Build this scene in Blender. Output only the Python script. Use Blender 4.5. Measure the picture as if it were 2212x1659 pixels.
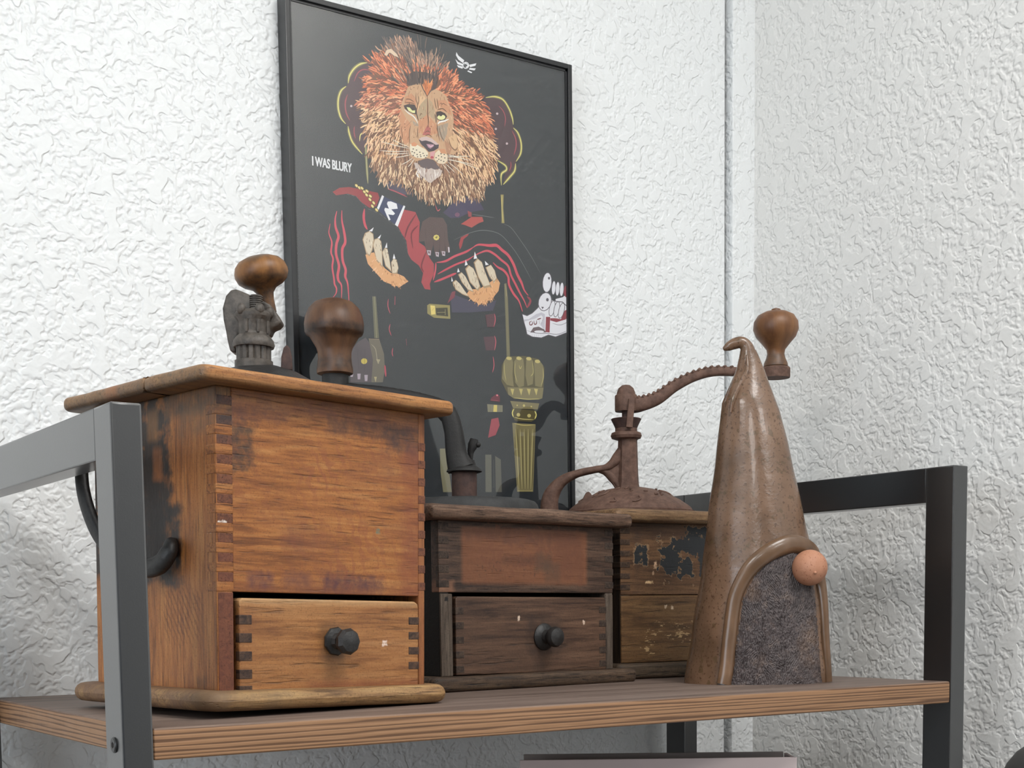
import bpy, bmesh, math, random
from mathutils import Vector, Matrix, noise
from math import sin, cos, pi, radians

for o in list(bpy.data.objects): bpy.data.objects.remove(o)
S = bpy.context.scene
COL = S.collection
RND = random.Random(7)

# ------------------------------------------------------------------ camera
cam = bpy.data.objects.new('camera', bpy.data.cameras.new('camera'))
COL.objects.link(cam); S.camera = cam
CR, CU, CD = Vector((.8239,-.5666,-.0111)), Vector((.0592,.0665,.9960)), Vector((.5636,.8213,-.0883))
cam.matrix_world = Matrix(((CR.x,CU.x,-CD.x,-.2529),(CR.y,CU.y,-CD.y,-.7750),(CR.z,CU.z,-CD.z,.0663),(0,0,0,1)))
cam.data.sensor_width = 36; cam.data.lens = 2997.3/2212*36
cam.data.shift_x = -.0163; cam.data.shift_y = .3392
cam.data.clip_start = .02

# ------------------------------------------------------------------ world, lights, exposure
W = bpy.data.worlds.new('world'); S.world = W; W.use_nodes = True
W.node_tree.nodes['Background'].inputs[0].default_value = (.80,.90,1,1)
W.node_tree.nodes['Background'].inputs[1].default_value = 5.5
def area(name, loc, rot, sx, sy, power, col=(1,1,1)):
    l = bpy.data.lights.new(name,'AREA'); l.shape='RECTANGLE'; l.size=sx; l.size_y=sy; l.energy=power; l.color=col
    o = bpy.data.objects.new(name,l); COL.objects.link(o); o.location=loc; o.rotation_euler=rot
    return o
CEIL = 1.35; FLOOR = -1.15
ADDED_LAMPS = [(.46,-.85),(-1.10,-.85),(.46,-2.2),(-1.10,-2.2)]  # unseen ceiling lamps, invented to match the overhead light
ADDED_LAMP_W = 14.5
added_win = area('added_window_portal',(-2.38,-1.25,.35),(0,radians(-90),0),1.3,1.8,1)  # daylight portal of the added, unseen side window
added_win.data.cycles.is_portal = True
S.view_settings.view_transform='Standard'; S.view_settings.look='None'; S.view_settings.gamma=1
S.view_settings.use_curve_mapping=False
S.view_settings.exposure = -0.10
cy_=S.cycles; cy_.use_light_tree=False; cy_.max_bounces=4; cy_.diffuse_bounces=3; cy_.glossy_bounces=3; cy_.transmission_bounces=2; cy_.transparent_max_bounces=6
cy_.caustics_reflective=False; cy_.caustics_refractive=False; cy_.sample_clamp_indirect=6

# ------------------------------------------------------------------ helpers
def lin(c):
    return tuple((v/255/12.92 if v<=10 else ((v/255+.055)/1.055)**2.4) for v in c)
class NT:
    def __init__(s, name):
        s.m = bpy.data.materials.new(name); s.m.use_nodes=True
        s.t = s.m.node_tree; s.n = s.t.nodes; s.b = s.n['Principled BSDF']; s.out = s.n['Material Output']
        s.co = s.add('ShaderNodeTexCoord').outputs['Object']
    def add(s, typ, inp=None, **kw):
        n = s.n.new(typ)
        for k,v in kw.items(): setattr(n,k,v)
        for k,v in (inp or {}).items(): s.set(n.inputs[k], v)
        return n
    def set(s, sock, v):
        if isinstance(v, bpy.types.NodeSocket): s.t.links.new(v, sock)
        elif isinstance(v,(tuple,list)) and len(v)==3 and sock.type=='RGBA': sock.default_value=(*v,1)
        else: sock.default_value = v
    def map(s, sc=(1,1,1), rot=(0,0,0), loc=(0,0,0), src=None):
        return s.add('ShaderNodeMapping',{'Vector':src or s.co,'Scale':sc,'Rotation':rot,'Location':loc}).outputs[0]
    def noise(s, vec, scale, detail=4, rough=.55, dist=0):
        return s.add('ShaderNodeTexNoise',{'Vector':vec,'Scale':scale,'Detail':detail,'Roughness':rough,'Distortion':dist}).outputs['Fac']
    def ramp(s, fac, *stops):
        n = s.add('ShaderNodeValToRGB',{'Fac':fac}); e=n.color_ramp.elements
        while len(e)<len(stops): e.new(.5)
        for q,(p,c) in zip(e,stops):
            q.position=p; q.color=(*lin(tuple(v*.86 for v in c)),1) if isinstance(c,tuple) else (c,c,c,1)
        return n.outputs[0]
    def mix(s, fac, a, b, mode='MIX'):
        n = s.add('ShaderNodeMix',data_type='RGBA',blend_type=mode)
        s.set(n.inputs[0],fac); s.set(n.inputs[6],a); s.set(n.inputs[7],b); return n.outputs[2]
    def math(s, op, a, b=0., clamp=False):
        n = s.add('ShaderNodeMath',operation=op,use_clamp=clamp); s.set(n.inputs[0],a); s.set(n.inputs[1],b); return n.outputs[0]
    def box(s, c, h, soft=.004, amp=.02, scale=90, detail=3, src=None, bias=.10):
        """soft mask for stains and painted shade: 1 inside the box c +- h, its outline broken up by noise"""
        d = s.add('ShaderNodeVectorMath',{0:s.co,1:c},operation='SUBTRACT').outputs[0]
        d = s.add('ShaderNodeVectorMath',{0:d},operation='ABSOLUTE').outputs[0]
        d = s.add('ShaderNodeVectorMath',{0:d,1:h},operation='SUBTRACT').outputs[0]
        d = s.add('ShaderNodeVectorMath',{0:d,1:(0,0,0)},operation='MAXIMUM').outputs[0]
        d = s.add('ShaderNodeVectorMath',{0:d},operation='LENGTH').outputs['Value']
        n = s.noise(src or s.co,scale,detail,.65)
        d = s.math('ADD',d,s.math('MULTIPLY',s.math('SUBTRACT',n,.5+bias),amp))
        return s.add('ShaderNodeMapRange',{0:d,1:soft,2:-soft,3:0.,4:1.}).outputs[0]
    def bump(s, h, dist=.001, strength=1., prev=None):
        n = s.add('ShaderNodeBump',{'Height':h,'Distance':dist,'Strength':strength})
        if prev: s.set(n.inputs['Normal'],prev)
        return n.outputs[0]
    def fin(s, col=None, rough=.5, normal=None, spec=.5, metal=0., coat=0.):
        if col is not None: s.set(s.b.inputs['Base Color'], lin(col) if isinstance(col,tuple) else col)
        s.set(s.b.inputs['Roughness'],rough); s.b.inputs['Specular IOR Level'].default_value=spec
        s.b.inputs['Metallic'].default_value=metal; s.b.inputs['Coat Weight'].default_value=coat
        if normal: s.set(s.b.inputs['Normal'],normal)
        return s.m

class MB:
    def __init__(s): s.v=[]; s.f=[]
    def add(s, vs, fs):
        k=len(s.v); s.v+= [tuple(p) for p in vs]; s.f+=[tuple(i+k for i in f) for f in fs]; return s
    def box(s,x0,x1,y0,y1,z0,z1):
        return s.add([(x0,y0,z0),(x1,y0,z0),(x1,y1,z0),(x0,y1,z0),(x0,y0,z1),(x1,y0,z1),(x1,y1,z1),(x0,y1,z1)],
            [(0,3,2,1),(4,5,6,7),(0,1,5,4),(1,2,6,5),(2,3,7,6),(3,0,4,7)])
    def lathe(s, prof, c=(0,0,0), n=32, mod=None, axis=None, ph=0):
        """prof [(r,z)] from bottom to top about the z axis, or about axis"""
        M = Vector((0,0,1)).rotation_difference(Vector(axis).normalized()).to_matrix() if axis else Matrix.Identity(3)
        vs=[]; fs=[]; c=Vector(c)
        for k,(r,z) in enumerate(prof):
            for i in range(n):
                a=2*pi*i/n+ph; q=r*(mod(a,k) if mod else 1)
                vs.append(c+M@Vector((q*cos(a),q*sin(a),z)))
        m=len(prof)
        for k in range(m-1):
            for i in range(n):
                j=(i+1)%n; fs.append((k*n+i,k*n+j,(k+1)*n+j,(k+1)*n+i))
        fs.append(tuple(range(n-1,-1,-1))); fs.append(tuple((m-1)*n+i for i in range(n)))
        return s.add(vs,fs)
    def sweep(s, pts, rad, side=(0,1,0), n=12, sq=1.):
        """tube along pts; rad [(in-plane half, half along side)]"""
        pts=[Vector(p) for p in pts]; side=Vector(side).normalized(); vs=[]; fs=[]; m=len(pts)
        for k,p in enumerate(pts):
            t=(pts[min(k+1,m-1)]-pts[max(k-1,0)]).normalized(); u=side.cross(t).normalized(); w=t.cross(u)
            ru,rw=rad[k] if isinstance(rad[k],tuple) else (rad[k],rad[k])
            for i in range(n):
                a=2*pi*i/n; ca,sa=cos(a),sin(a)
                ca=math.copysign(abs(ca)**sq,ca); sa=math.copysign(abs(sa)**sq,sa)
                vs.append(p+u*ru*ca+w*rw*sa)
        for k in range(m-1):
            for i in range(n):
                j=(i+1)%n; fs.append((k*n+i,k*n+j,(k+1)*n+j,(k+1)*n+i))
        fs.append(tuple(range(n-1,-1,-1))); fs.append(tuple((m-1)*n+i for i in range(n)))
        return s.add(vs,fs)
    def prism(s, poly, a0, a1, fn):
        """poly 2-D outline, extruded between a0 and a1; fn(u,v,a) -> point"""
        n=len(poly); vs=[fn(u,v,a0) for u,v in poly]+[fn(u,v,a1) for u,v in poly]
        fs=[tuple(range(n-1,-1,-1)),tuple(range(n,2*n))]+[(i,(i+1)%n,n+(i+1)%n,n+i) for i in range(n)]
        return s.add(vs,fs)
    def ball(s,c,r,n=12,sc=(1,1,1)):
        vs=[];fs=[];c=Vector(c); m=n//2
        for k in range(1,m):
            for i in range(n):
                a=2*pi*i/n;b=pi*k/m; vs.append(c+Vector((r*sc[0]*sin(b)*cos(a),r*sc[1]*sin(b)*sin(a),r*sc[2]*cos(b))))
        vs+= [c+Vector((0,0,r*sc[2])),c-Vector((0,0,r*sc[2]))]; T=len(vs)-2; B=T+1
        for k in range(m-2):
            for i in range(n):
                j=(i+1)%n; fs.append((k*n+i,(k+1)*n+i,(k+1)*n+j,k*n+j))
        for i in range(n):
            j=(i+1)%n; fs.append((T,i,j)); fs.append((B,(m-2)*n+j,(m-2)*n+i))
        return s.add(vs,fs)
    def plate(s, x0,x1,y0,y1,z0,z1, cr=.008, er=None, wob=0., seed=0, taper=0., corners=None):
        """board with rounded corners and a worn, rounded edge"""
        er = er if er is not None else (z1-z0)/2; R=random.Random(seed)
        out=[]
        cs = corners or (cr,cr,cr,cr)
        for (cx,cy,a0),r in zip(((x1,y1,0),(x0,y1,90),(x0,y0,180),(x1,y0,270)),cs):
            sx=1 if cx==x1 else -1; sy=1 if cy==y1 else -1
            for k in range(7):
                a=radians(a0+15*k); out.append((cx-sx*r+r*cos(a),cy-sy*r+r*sin(a),cos(a),sin(a)))
        fine=[]
        for i,p in enumerate(out):
            q=out[(i+1)%len(out)]; d=math.hypot(q[0]-p[0],q[1]-p[1]); m=max(1,int(d/.006))
            for k in range(m):
                t=k/m; fine.append(tuple(p[j]+(q[j]-p[j])*t for j in range(4)))
        n=len(fine); vs=[]; h=z1-z0; prof=[]
        er=min(er,h/2)
        for k in range(5): a=radians(-90+22.5*k); prof.append((er*(1-cos(a)),z0+er+er*sin(a)))
        for k in range(5): a=radians(22.5*k); prof.append((er*(1-cos(a)),z1-er+er*sin(a)))
        w=[(noise.noise(Vector((p[0]*60,p[1]*60,seed)))*wob,noise.noise(Vector((p[0]*25,p[1]*25,seed+9)))*wob*.6) for p in fine]
        for ins,z in prof:
            for i,(x,y,nx,ny) in enumerate(fine):
                vs.append((x-nx*(ins+w[i][0]),y-ny*(ins+w[i][0]),z+w[i][1]*(1 if z>(z0+z1)/2 else .4)-taper*(x-x0)*(z-z0)/h))
        fs=[]; m=len(prof)
        for k in range(m-1):
            for i in range(n):
                j=(i+1)%n; fs.append((k*n+i,k*n+j,(k+1)*n+j,(k+1)*n+i))
        fs.append(tuple(range(n-1,-1,-1))); fs.append(tuple((m-1)*n+i for i in range(n)))
        return s.add(vs,fs)

def obj(name, mb, mat, parent=None, bevel=0., seg=2, smooth=True, ang=None, kind=None):
    if ang is None: ang=14 if bevel else 38
    me = bpy.data.meshes.new(name)
    me.from_pydata(mb.v,[],mb.f); me.update()
    if bevel:
        bm=bmesh.new(); bm.from_mesh(me)
        es=[e for e in bm.edges if len(e.link_faces)==2 and e.calc_face_angle(0)>radians(30)]
        bmesh.ops.bevel(bm,geom=es,offset=bevel,segments=seg,profile=.6,affect='EDGES',clamp_overlap=True)
        bm.to_mesh(me); bm.free()
    if smooth:
        me.polygons.foreach_set('use_smooth',[True]*len(me.polygons)); me.set_sharp_from_angle(angle=radians(ang))
    me.materials.append(mat)
    o=bpy.data.objects.new(name,me); COL.objects.link(o)
    if parent: o.parent=parent
    if kind: o['kind']=kind
    return o
def thing(name,label,cat,loc=(0,0,0),rot=(0,0,0),group=None):
    o=bpy.data.objects.new(name,None); COL.objects.link(o); o.empty_display_size=.02
    o.location=loc; o.rotation_euler=rot; o['label']=label; o['category']=cat
    if group: o['group']=group
    return o
def tag(o,label,cat,group=None):
    o['label']=label; o['category']=cat
    if group: o['group']=group
    return o
def struct(o,label=None):
    o['kind']='structure'
    if label: o['label']=label
    return o

# ------------------------------------------------------------------ materials
def stucco(name, tint, off):
    m=NT(name); c=m.map(loc=off)
    w=m.add('ShaderNodeTexNoise',{'Vector':c,'Scale':40,'Detail':0}).outputs['Color']
    cw=m.add('ShaderNodeVectorMath',{0:c,1:m.add('ShaderNodeVectorMath',{0:w,3:.007},operation='SCALE').outputs[0]},operation='ADD').outputs[0]
    n1=m.noise(cw,74,1,.5); pl=m.ramp(n1,(.50,0.),(.565,1.))                 # trowelled flat islands
    n2=m.noise(cw,165,1,.5); p2=m.ramp(n2,(.42,0.),(.66,1.))                 # small lumps between them
    h=m.math('ADD',m.math('MULTIPLY',pl,.75),m.math('MULTIPLY',m.math('MULTIPLY',p2,.8),m.math('SUBTRACT',1.,m.math('MULTIPLY',pl,.8))))
    return m.fin(tint,.42,m.bump(h,.0013,.8),spec=.4)
M_WALL=stucco('white_stucco',(233,235,235),(0,0,0))
M_WALLR=stucco('white_stucco_coarse',(230,229,226),(3,1,2))
M_PLAIN=NT('plain_white_paint').fin((226,226,222),.7)
M_GREYWALL=NT('blue_grey_light_cut').fin((104,110,118),.7)  # unseen front wall toned darker to cut reflections and fill light
M_FLOOR=NT('grey_floor'); M_FLOOR=M_FLOOR.fin(M_FLOOR.ramp(M_FLOOR.noise(M_FLOOR.co,8,5),(.3,(120,112,104)),(.7,(140,132,122))),.5)

def powder(name,c,rough,spec=.5):
    m=NT(name); n=m.noise(m.co,900,2)
    return m.fin(c,rough,m.bump(n,.00006,.5),spec=spec)
M_STEEL=powder('black_powder_coat',(24,25,27),.28,1.0); M_STEEL.node_tree.nodes['Principled BSDF'].inputs['Coat Weight'].default_value=.5; M_STEEL.node_tree.nodes['Principled BSDF'].inputs['Coat Roughness'].default_value=.18
M_BOLT=powder('black_bolt',(38,38,38),.35)

def shelf_mat():
    m=NT('shelf_laminate'); c=m.map((3,60,500)); c2=m.map((2.5,3.5,400))
    g=m.add('ShaderNodeTexWave',{'Vector':m.map((.02,.02,1)),'Scale':105.,'Distortion':13.,'Detail':4.,'Detail Scale':.8,'Detail Roughness':.6},bands_direction='Z').outputs['Fac']; edge=m.ramp(g,(.06,(92,66,48)),(.28,(150,112,82)),(.6,(176,136,102)),(.95,(166,126,92)))
    f=m.noise(m.map((18,300,900)),1.,2); edge=m.mix(m.math('MULTIPLY',f,.35),edge,lin((150,110,78)))
    t=m.noise(m.map((4,60,60)),1.,5,.6,.4); top=m.ramp(t,(.3,(98,82,74)),(.55,(134,116,106)),(.75,(150,132,120)))
    nz=m.add('ShaderNodeSeparateXYZ',{0:m.add('ShaderNodeNewGeometry').outputs['Normal']}).outputs[2]
    up=m.ramp(nz,(.55,0.),(.8,1.)); col=m.mix(up,edge,top)
    return m.fin(col,m.math('ADD',.42,m.math('MULTIPLY',t,.2)),m.bump(g,.00025,.5),spec=.35)
M_SHELF=shelf_mat()

def wood(name, dark, mid, light, grain='x', stain_shade=(), rough=.5, gs=1., ramp=(.3,.5,.7), crack=.25, purple=0., chips=(), hatch=None, bumpd=.0005):
    """aged wood in thing-local coordinates; stains [(centre, half size, colour, strength, amp, scale)]"""
    m=NT(name)
    sc={'x':(14,190,190),'y':(190,14,190),'z':(190,190,14)}[grain]; sc=tuple(v*gs for v in sc)
    c=m.map(sc); g=m.noise(c,1.,4,.62,.9); g2=m.noise(m.map(tuple(v*3.2 for v in sc)),1.,2,.6)
    col=m.ramp(g,(ramp[0],dark),(ramp[1],mid),(ramp[2],light))
    fn=m.noise(m.map(tuple(v*3.2 for v in sc)),1.,4,.75); sp=m.noise(m.co,750,2,.6); col=m.mix(m.math('MULTIPLY',m.ramp(sp,(.36,1.),(.43,0.)),.35),col,lin(tuple(v*.5 for v in dark))); col=m.mix(m.ramp(fn,(.36,.7),(.53,0.)),col,m.mix(.55,col,lin(tuple(v*.6 for v in dark))))
    col=m.mix(m.ramp(fn,(.55,0.),(.75,.5)),col,lin(light))
    b=m.noise(m.co,26,4,.6); col=m.mix(m.ramp(b,(.35,.0),(.75,.45)),col,m.mix(.5,col,lin(dark)))
    fl=m.ramp(g2,(.28,1.),(.40,0.)); col=m.mix(m.math('MULTIPLY',fl,crack*2),col,lin(tuple(v*.45 for v in dark)))
    if purple: col=m.mix(m.math('MULTIPLY',m.ramp(m.noise(m.map(loc=(4,2,1)),20,5,.65),(.50,0.),(.68,1.)),purple),col,lin((104,62,50)))
    if purple>.5:
        w=m.add('ShaderNodeTexWave',{'Vector':m.map(rot=(0,radians(24),0)),'Scale':34.,'Distortion':9.,'Detail':4.,'Detail Scale':3.},bands_direction='X').outputs['Fac']
        col=m.mix(m.math('MULTIPLY',m.ramp(w,(.55,0.),(.85,.5)),m.ramp(m.noise(m.map(loc=(1,5,2)),16,3),(.45,0.),(.65,1.))),col,lin((128,72,48)))
    for cc,hh,sc_,k,amp,ns,*so in stain_shade:
        src=m.map((.25,1,1)) if len(so)>2 else None
        col=m.mix(m.math('MULTIPLY',m.box(cc,hh,so[0] if so else .004,amp,ns,src=src,bias=so[1] if len(so)>1 else .1),k),col,lin(sc_))
    if hatch:
        cc,hh,ang=hatch
        w=m.add('ShaderNodeTexWave',{'Vector':m.map(rot=ang),'Scale':75.,'Distortion':2.5,'Detail':3.,'Detail Scale':4.},bands_direction='Y').outputs['Fac']
        hm=m.math('MULTIPLY',m.ramp(w,(.55,0.),(.8,1.)),m.box(cc,hh,.008,.02,60)); col=m.mix(m.math('MULTIPLY',hm,.75),col,lin((84,46,26)))
    for cc,hh,k in chips:
        col=m.mix(m.box(cc,hh,.0006,.004,400),col,lin(k))
    hgt=m.math('ADD',m.math('MULTIPLY',g,.6),m.math('MULTIPLY',fl,-.8)); hgt=m.math('ADD',hgt,m.math('MULTIPLY',m.noise(m.co,300,1),.4))
    return m.fin(col,m.math('ADD',rough,m.math('MULTIPLY',g,.15)),m.bump(hgt,bumpd,.6),spec=.4)

OR=((126,74,38),(182,114,58),(202,140,80))
BLK=(46,40,38); PUR=(82,50,50)
M1_FRONT=wood('mill_one_front',*OR,grain='x',purple=.55,gs=.8,rough=.38,stain_shade=(
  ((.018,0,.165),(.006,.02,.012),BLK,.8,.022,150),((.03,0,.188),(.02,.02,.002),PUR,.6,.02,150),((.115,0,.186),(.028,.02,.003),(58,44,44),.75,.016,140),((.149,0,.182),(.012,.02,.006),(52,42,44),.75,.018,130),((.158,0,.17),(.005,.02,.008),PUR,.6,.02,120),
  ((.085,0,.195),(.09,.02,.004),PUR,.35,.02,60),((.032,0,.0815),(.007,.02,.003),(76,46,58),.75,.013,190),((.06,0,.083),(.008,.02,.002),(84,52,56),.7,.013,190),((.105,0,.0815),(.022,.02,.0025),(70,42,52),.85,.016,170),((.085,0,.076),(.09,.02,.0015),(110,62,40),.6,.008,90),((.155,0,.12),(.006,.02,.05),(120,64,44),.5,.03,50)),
  chips=(((.1255,0,.118),(.0012,.01,.0012),(104,110,92)),))
M1_SIDE=wood('mill_one_side',*OR,grain='z',purple=.15,gs=.9,rough=.4,stain_shade=(
  ((0,.112,.155),(.03,.050,.060),(42,38,36),.95,.05,55),((0,.085,.105),(.03,.038,.022),(46,40,38),.95,.03,60),((0,.03,.197),(.03,.03,.009),(66,58,48),.9,.012,90),((0,.018,.182),(.03,.022,.006),(104,78,56),.6,.02,110),((0,.085,.13),(.03,.028,.03),(44,38,36),.9,.03,60),((0,.0775,.1835),(.03,.0045,.008),(140,98,58),.95,.004,60),((0,.0715,.158),(.03,.0035,.008),(150,92,50),.9,.006,90),((0,.02,.016),(.03,.003,.002),(60,44,32),.8,.006,120),((.167,0,.1),(.008,.006,.1),(128,78,52),.85,.006,90)),
  hatch=((0,.042,.060),(.03,.018,.012),(radians(35),0,0)),chips=(((0,.0085,.1135),(.01,.0015,.002),(226,214,200)),))
M1_END=wood('mill_one_end_grain',(84,46,34),(126,76,52),(150,94,64),grain='y',gs=1.2,rough=.5,stain_shade=(((0,0,.192),(.03,.03,.010),(46,42,44),.95,.01,90),((0,0,.176),(.03,.03,.006),(60,50,48),.6,.02,90),((.0,0,.04),(.03,.03,.06),(110,62,46),.5,.02,60)),chips=(((.004,0,.1155),(.003,.01,.0022),(226,214,204)),))
M1_FING=wood('mill_one_finger',*OR,grain='x',rough=.4,stain_shade=(((0,0,.192),(.03,.03,.009),(52,46,46),.9,.012,90),))
M1_DRAWER=wood('mill_one_drawer',(136,86,48),(180,122,70),(198,144,92),grain='x',gs=.7,rough=.42,purple=.2,stain_shade=(((.0889,0,.0433),(.010,.02,.010),(92,66,44),.7,.012,90),((.0889,0,.028),(.007,.02,.008),(110,80,52),.45,.012,90),((.12,0,.0125),(.05,.02,.002),(120,64,44),.7,.008,120),((.088,0,.0705),(.08,.02,.0006),(226,190,140),.6,.003,200)),chips=(((.1305,0,.042),(.0016,.01,.0012),(226,204,190)),))  # includes darker patches round and below the knob, pale along the top edge
M1_DEND=wood('mill_one_drawer_end',(52,36,30),(82,60,48),(112,82,62),grain='y',rough=.5)
M1_LID=wood('mill_one_lid',(140,88,46),(198,136,76),(218,162,104),grain='x',gs=.9,rough=.4,purple=.3,stain_shade=(((-.019,.08,.2055),(.0030,.14,.02),(92,86,72),.92,.004,60),((-.019,.10,.2055),(.004,.006,.02),(150,98,62),.75,.016,60),((.083,.07,.201),(.12,.12,.0008),(30,22,18),.95,.001,60)))  # last mask paints the shade under the lid into the wood
M1_BASE=wood('mill_one_base',(108,80,54),(168,128,84),(204,166,112),grain='x',gs=.8,rough=.55,stain_shade=(((-.01,.09,.007),(.012,.10,.02),(112,86,68),.85,.02,60),((.015,-.01,.007),(.03,.01,.02),(116,94,70),.6,.03,60)))
M1_DARK=NT('painted_inside_shade').fin((24,18,14),.9)  # near-black stands in for shade in hollows and bolt sockets
DKW=((52,38,32),(92,68,54),(116,90,72))
M2_UP=wood('mill_two_front',*DKW,grain='x',rough=.5,stain_shade=(((.093,0,.1095),(.0675,.02,.0205),(144,90,58),1.,.002,200),((.06,0,.115),(.02,.02,.012),(112,70,50),.7,.08,120,.003,-.02),((.12,0,.115),(.03,.02,.012),(108,68,50),.8,.08,110,.003,-.02),((.09,0,.1),(.05,.02,.006),(86,56,42),.8,.05,320,.0012,-.12),((.05,0,.127),(.022,.02,.002),(92,60,46),.85,.012,140),((.11,0,.126),(.04,.02,.003),(92,60,46),.85,.016,120),((.142,0,.11),(.012,.02,.016),(104,66,48),.75,.03,100),((.112,0,.105),(.007,.02,.005),(78,62,50),.9,.012,90),((.122,0,.097),(.006,.02,.006),(78,62,50),.8,.008,120),((.085,0,.107),(.016,.02,.001),(84,54,40),.9,.010,260),((.0,0,.083),(.012,.02,.003),(176,126,96),.7,.006,150)))
M2_DRAWER=wood('mill_two_drawer',(60,42,34),(106,78,60),(134,102,80),grain='x',gs=.55,rough=.48,stain_shade=(((.1106,0,.0423),(.016,.02,.012),(58,44,38),.75,.016,80),((.105,0,.022),(.005,.02,.010),(66,50,42),.7,.008,90)),chips=(((.083,0,.058),(.0007,.01,.0014),(214,190,170)),((.158,0,.054),(.0006,.01,.0012),(214,190,170))))  # both masks darken the wood around and below the knob
M2_END=wood('mill_two_end',(44,34,28),(76,60,50),(100,82,68),grain='y',rough=.6)
M2_STRIP=wood('mill_two_strip',(64,52,44),(98,84,72),(122,108,94),grain='z',rough=.6,chips=(((.0063,0,.0742),(.0012,.01,.0012),(28,26,26)),))
M2_SIDE_SHADE=wood('mill_two_side_shaded',(14,11,9),(24,19,16),(34,27,22),grain='x',rough=.7)  # shade in the gap beside mill one, put into the colour
M2_LID=wood('mill_two_lid',(72,52,40),(120,92,74),(156,126,104),grain='x',gs=1.2,rough=.6,crack=.4,bumpd=.001)
M2_BASE=wood('mill_two_base',(44,34,26),(88,68,52),(112,90,70),grain='x',gs=1.2,rough=.6,crack=.4,bumpd=.001)
M3_W=((78,52,34),(126,90,60),(150,112,76))
M3_UP=wood('mill_three_front',*M3_W,grain='x',gs=.8,rough=.5,stain_shade=(((.06,0,.136),(.08,.02,.004),(70,52,44),.7,.008,70),((.02,0,.11),(.0,.02,.03),(60,46,40),.4,.02,60),  # first mask is a darker band just below the lid
  ((.0245,0,.114),(.0065,.02,.007),(196,160,120),.85,.0145,150,.0016),((.068,0,.112),(.0125,.02,.0065),(196,160,120),.75,.075,75,.0018),((.095,0,.128),(.012,.02,.010),(196,160,120),.7,.0225,120,.0016),
  ((.0245,0,.114),(.006,.02,.007),(40,42,44),1.,.014,150,.0005),((.068,0,.112),(.012,.02,.006),(40,42,44),1.,.075,75,.0006),((.085,0,.120),(.012,.02,.004),(40,42,44),1.,.06,75,.0006),((.095,0,.128),(.012,.02,.010),(40,42,44),1.,.022,120,.0005),((.108,0,.108),(.010,.02,.010),(42,44,46),1.,.022,120,.0005)),chips=(((.041,0,.106),(.001,.01,.001),(214,176,140)),((.041,0,.103),(.0012,.01,.001),(214,176,140)),((.034,0,.089),(.004,.01,.0006),(222,186,140)),((.0385,0,.0975),(.0006,.01,.0015),(214,176,140))))
M3_LOW=wood('mill_three_drawer',(84,58,34),(132,96,60),(150,114,74),grain='x',gs=.7,rough=.45,stain_shade=(((.02,0,.054),(.003,.02,.003),(74,50,30),.7,.006,200),((.06,0,.043),(.030,.02,.004),(206,172,124),.7,.06,420,.0012,-.05,1),((.035,0,.03),(.004,.02,.006),(206,172,124),.7,.06,420,.0012,-.05,1)),chips=(((.053,0,.0665),(.0009,.01,.0009),(226,200,170)),((.061,0,.0655),(.0009,.01,.0009),(226,200,170))))
M3_END=wood('mill_three_end',(50,36,28),(88,66,50),(112,86,66),grain='y',rough=.6)
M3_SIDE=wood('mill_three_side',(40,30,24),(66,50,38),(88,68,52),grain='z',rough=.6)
M3_LID=wood('mill_three_lid',(96,68,44),(144,110,78),(178,144,104),grain='x',rough=.5,crack=.3)
M3_BASE=wood('mill_three_base',(56,44,34),(98,80,62),(124,104,84),grain='x',rough=.6,crack=.4)

def iron(name,a,b,rough=.5,metal=.0,bd=.0005,sc=160):
    m=NT(name); n=m.noise(m.co,sc,5,.65); col=m.ramp(n,(.35,a),(.65,b))
    return m.fin(col,m.math('ADD',rough,m.math('MULTIPLY',n,.2)),m.bump(m.noise(m.co,420,4,.6),bd,.6),spec=.5,metal=metal)
M_BLACKIRON=iron('black_iron',(26,25,25),(48,46,45),.38)
M_CASTIRON=iron('weathered_cast_iron',(62,56,50),(104,96,88),.42)
M_PLATE=iron('steel_plate',(34,35,36),(58,59,60),.55,sc=60)
M_BLACKARM=iron('black_crank_iron',(15,14,14),(28,26,25),.5)
M_RUST=iron('rust_brown_iron',(92,64,52),(128,97,82),.62,bd=.0006)
M_RUSTD=iron('dark_rust_iron',(62,42,38),(92,66,58),.6)
def turned(name,a,b,c,ringz,ringc,k,extra=()):
    m=NT(name); g=m.noise(m.map((60,60,16)),1.,5,.6,.6); col=m.ramp(g,(.3,a),(.5,b),(.7,c))
    for cc,hh,cl,kk,amp,ns in ((ringz,k,ringc,.95,.010,150),)+tuple(extra): col=m.mix(m.math('MULTIPLY',m.box(cc,hh,.003,amp,ns),kk),col,lin(cl))
    return m.fin(col,.44,m.bump(g,.0003,.5),spec=.45)
M_KNOB1=turned('knob_one_wood',(104,66,34),(146,98,52),(170,120,68),(0,0,.005),(38,29,24),(.03,.03,.0112),extra=(((0,0,.0315),(.012,.012,.004),(66,56,44),.9,.010,140),))
M_KNOB2=turned('knob_two_wood',(76,50,36),(108,74,50),(126,90,62),(0,0,.037),(34,24,20),(.03,.03,.0022),extra=(((0,0,.008),(.03,.03,.003),(52,38,30),.9,.012,140),((.02,-.01,.048),(.014,.03,.004),(92,52,32),.7,.012,240)))
M_KNOB3=turned('knob_three_wood',(98,62,40),(136,92,58),(156,110,70),(0,0,.005),(78,62,50),(.03,.03,.006),extra=(((.02,0,.036),(.006,.03,.02),(130,70,44),.5,.02,60),))

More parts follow.
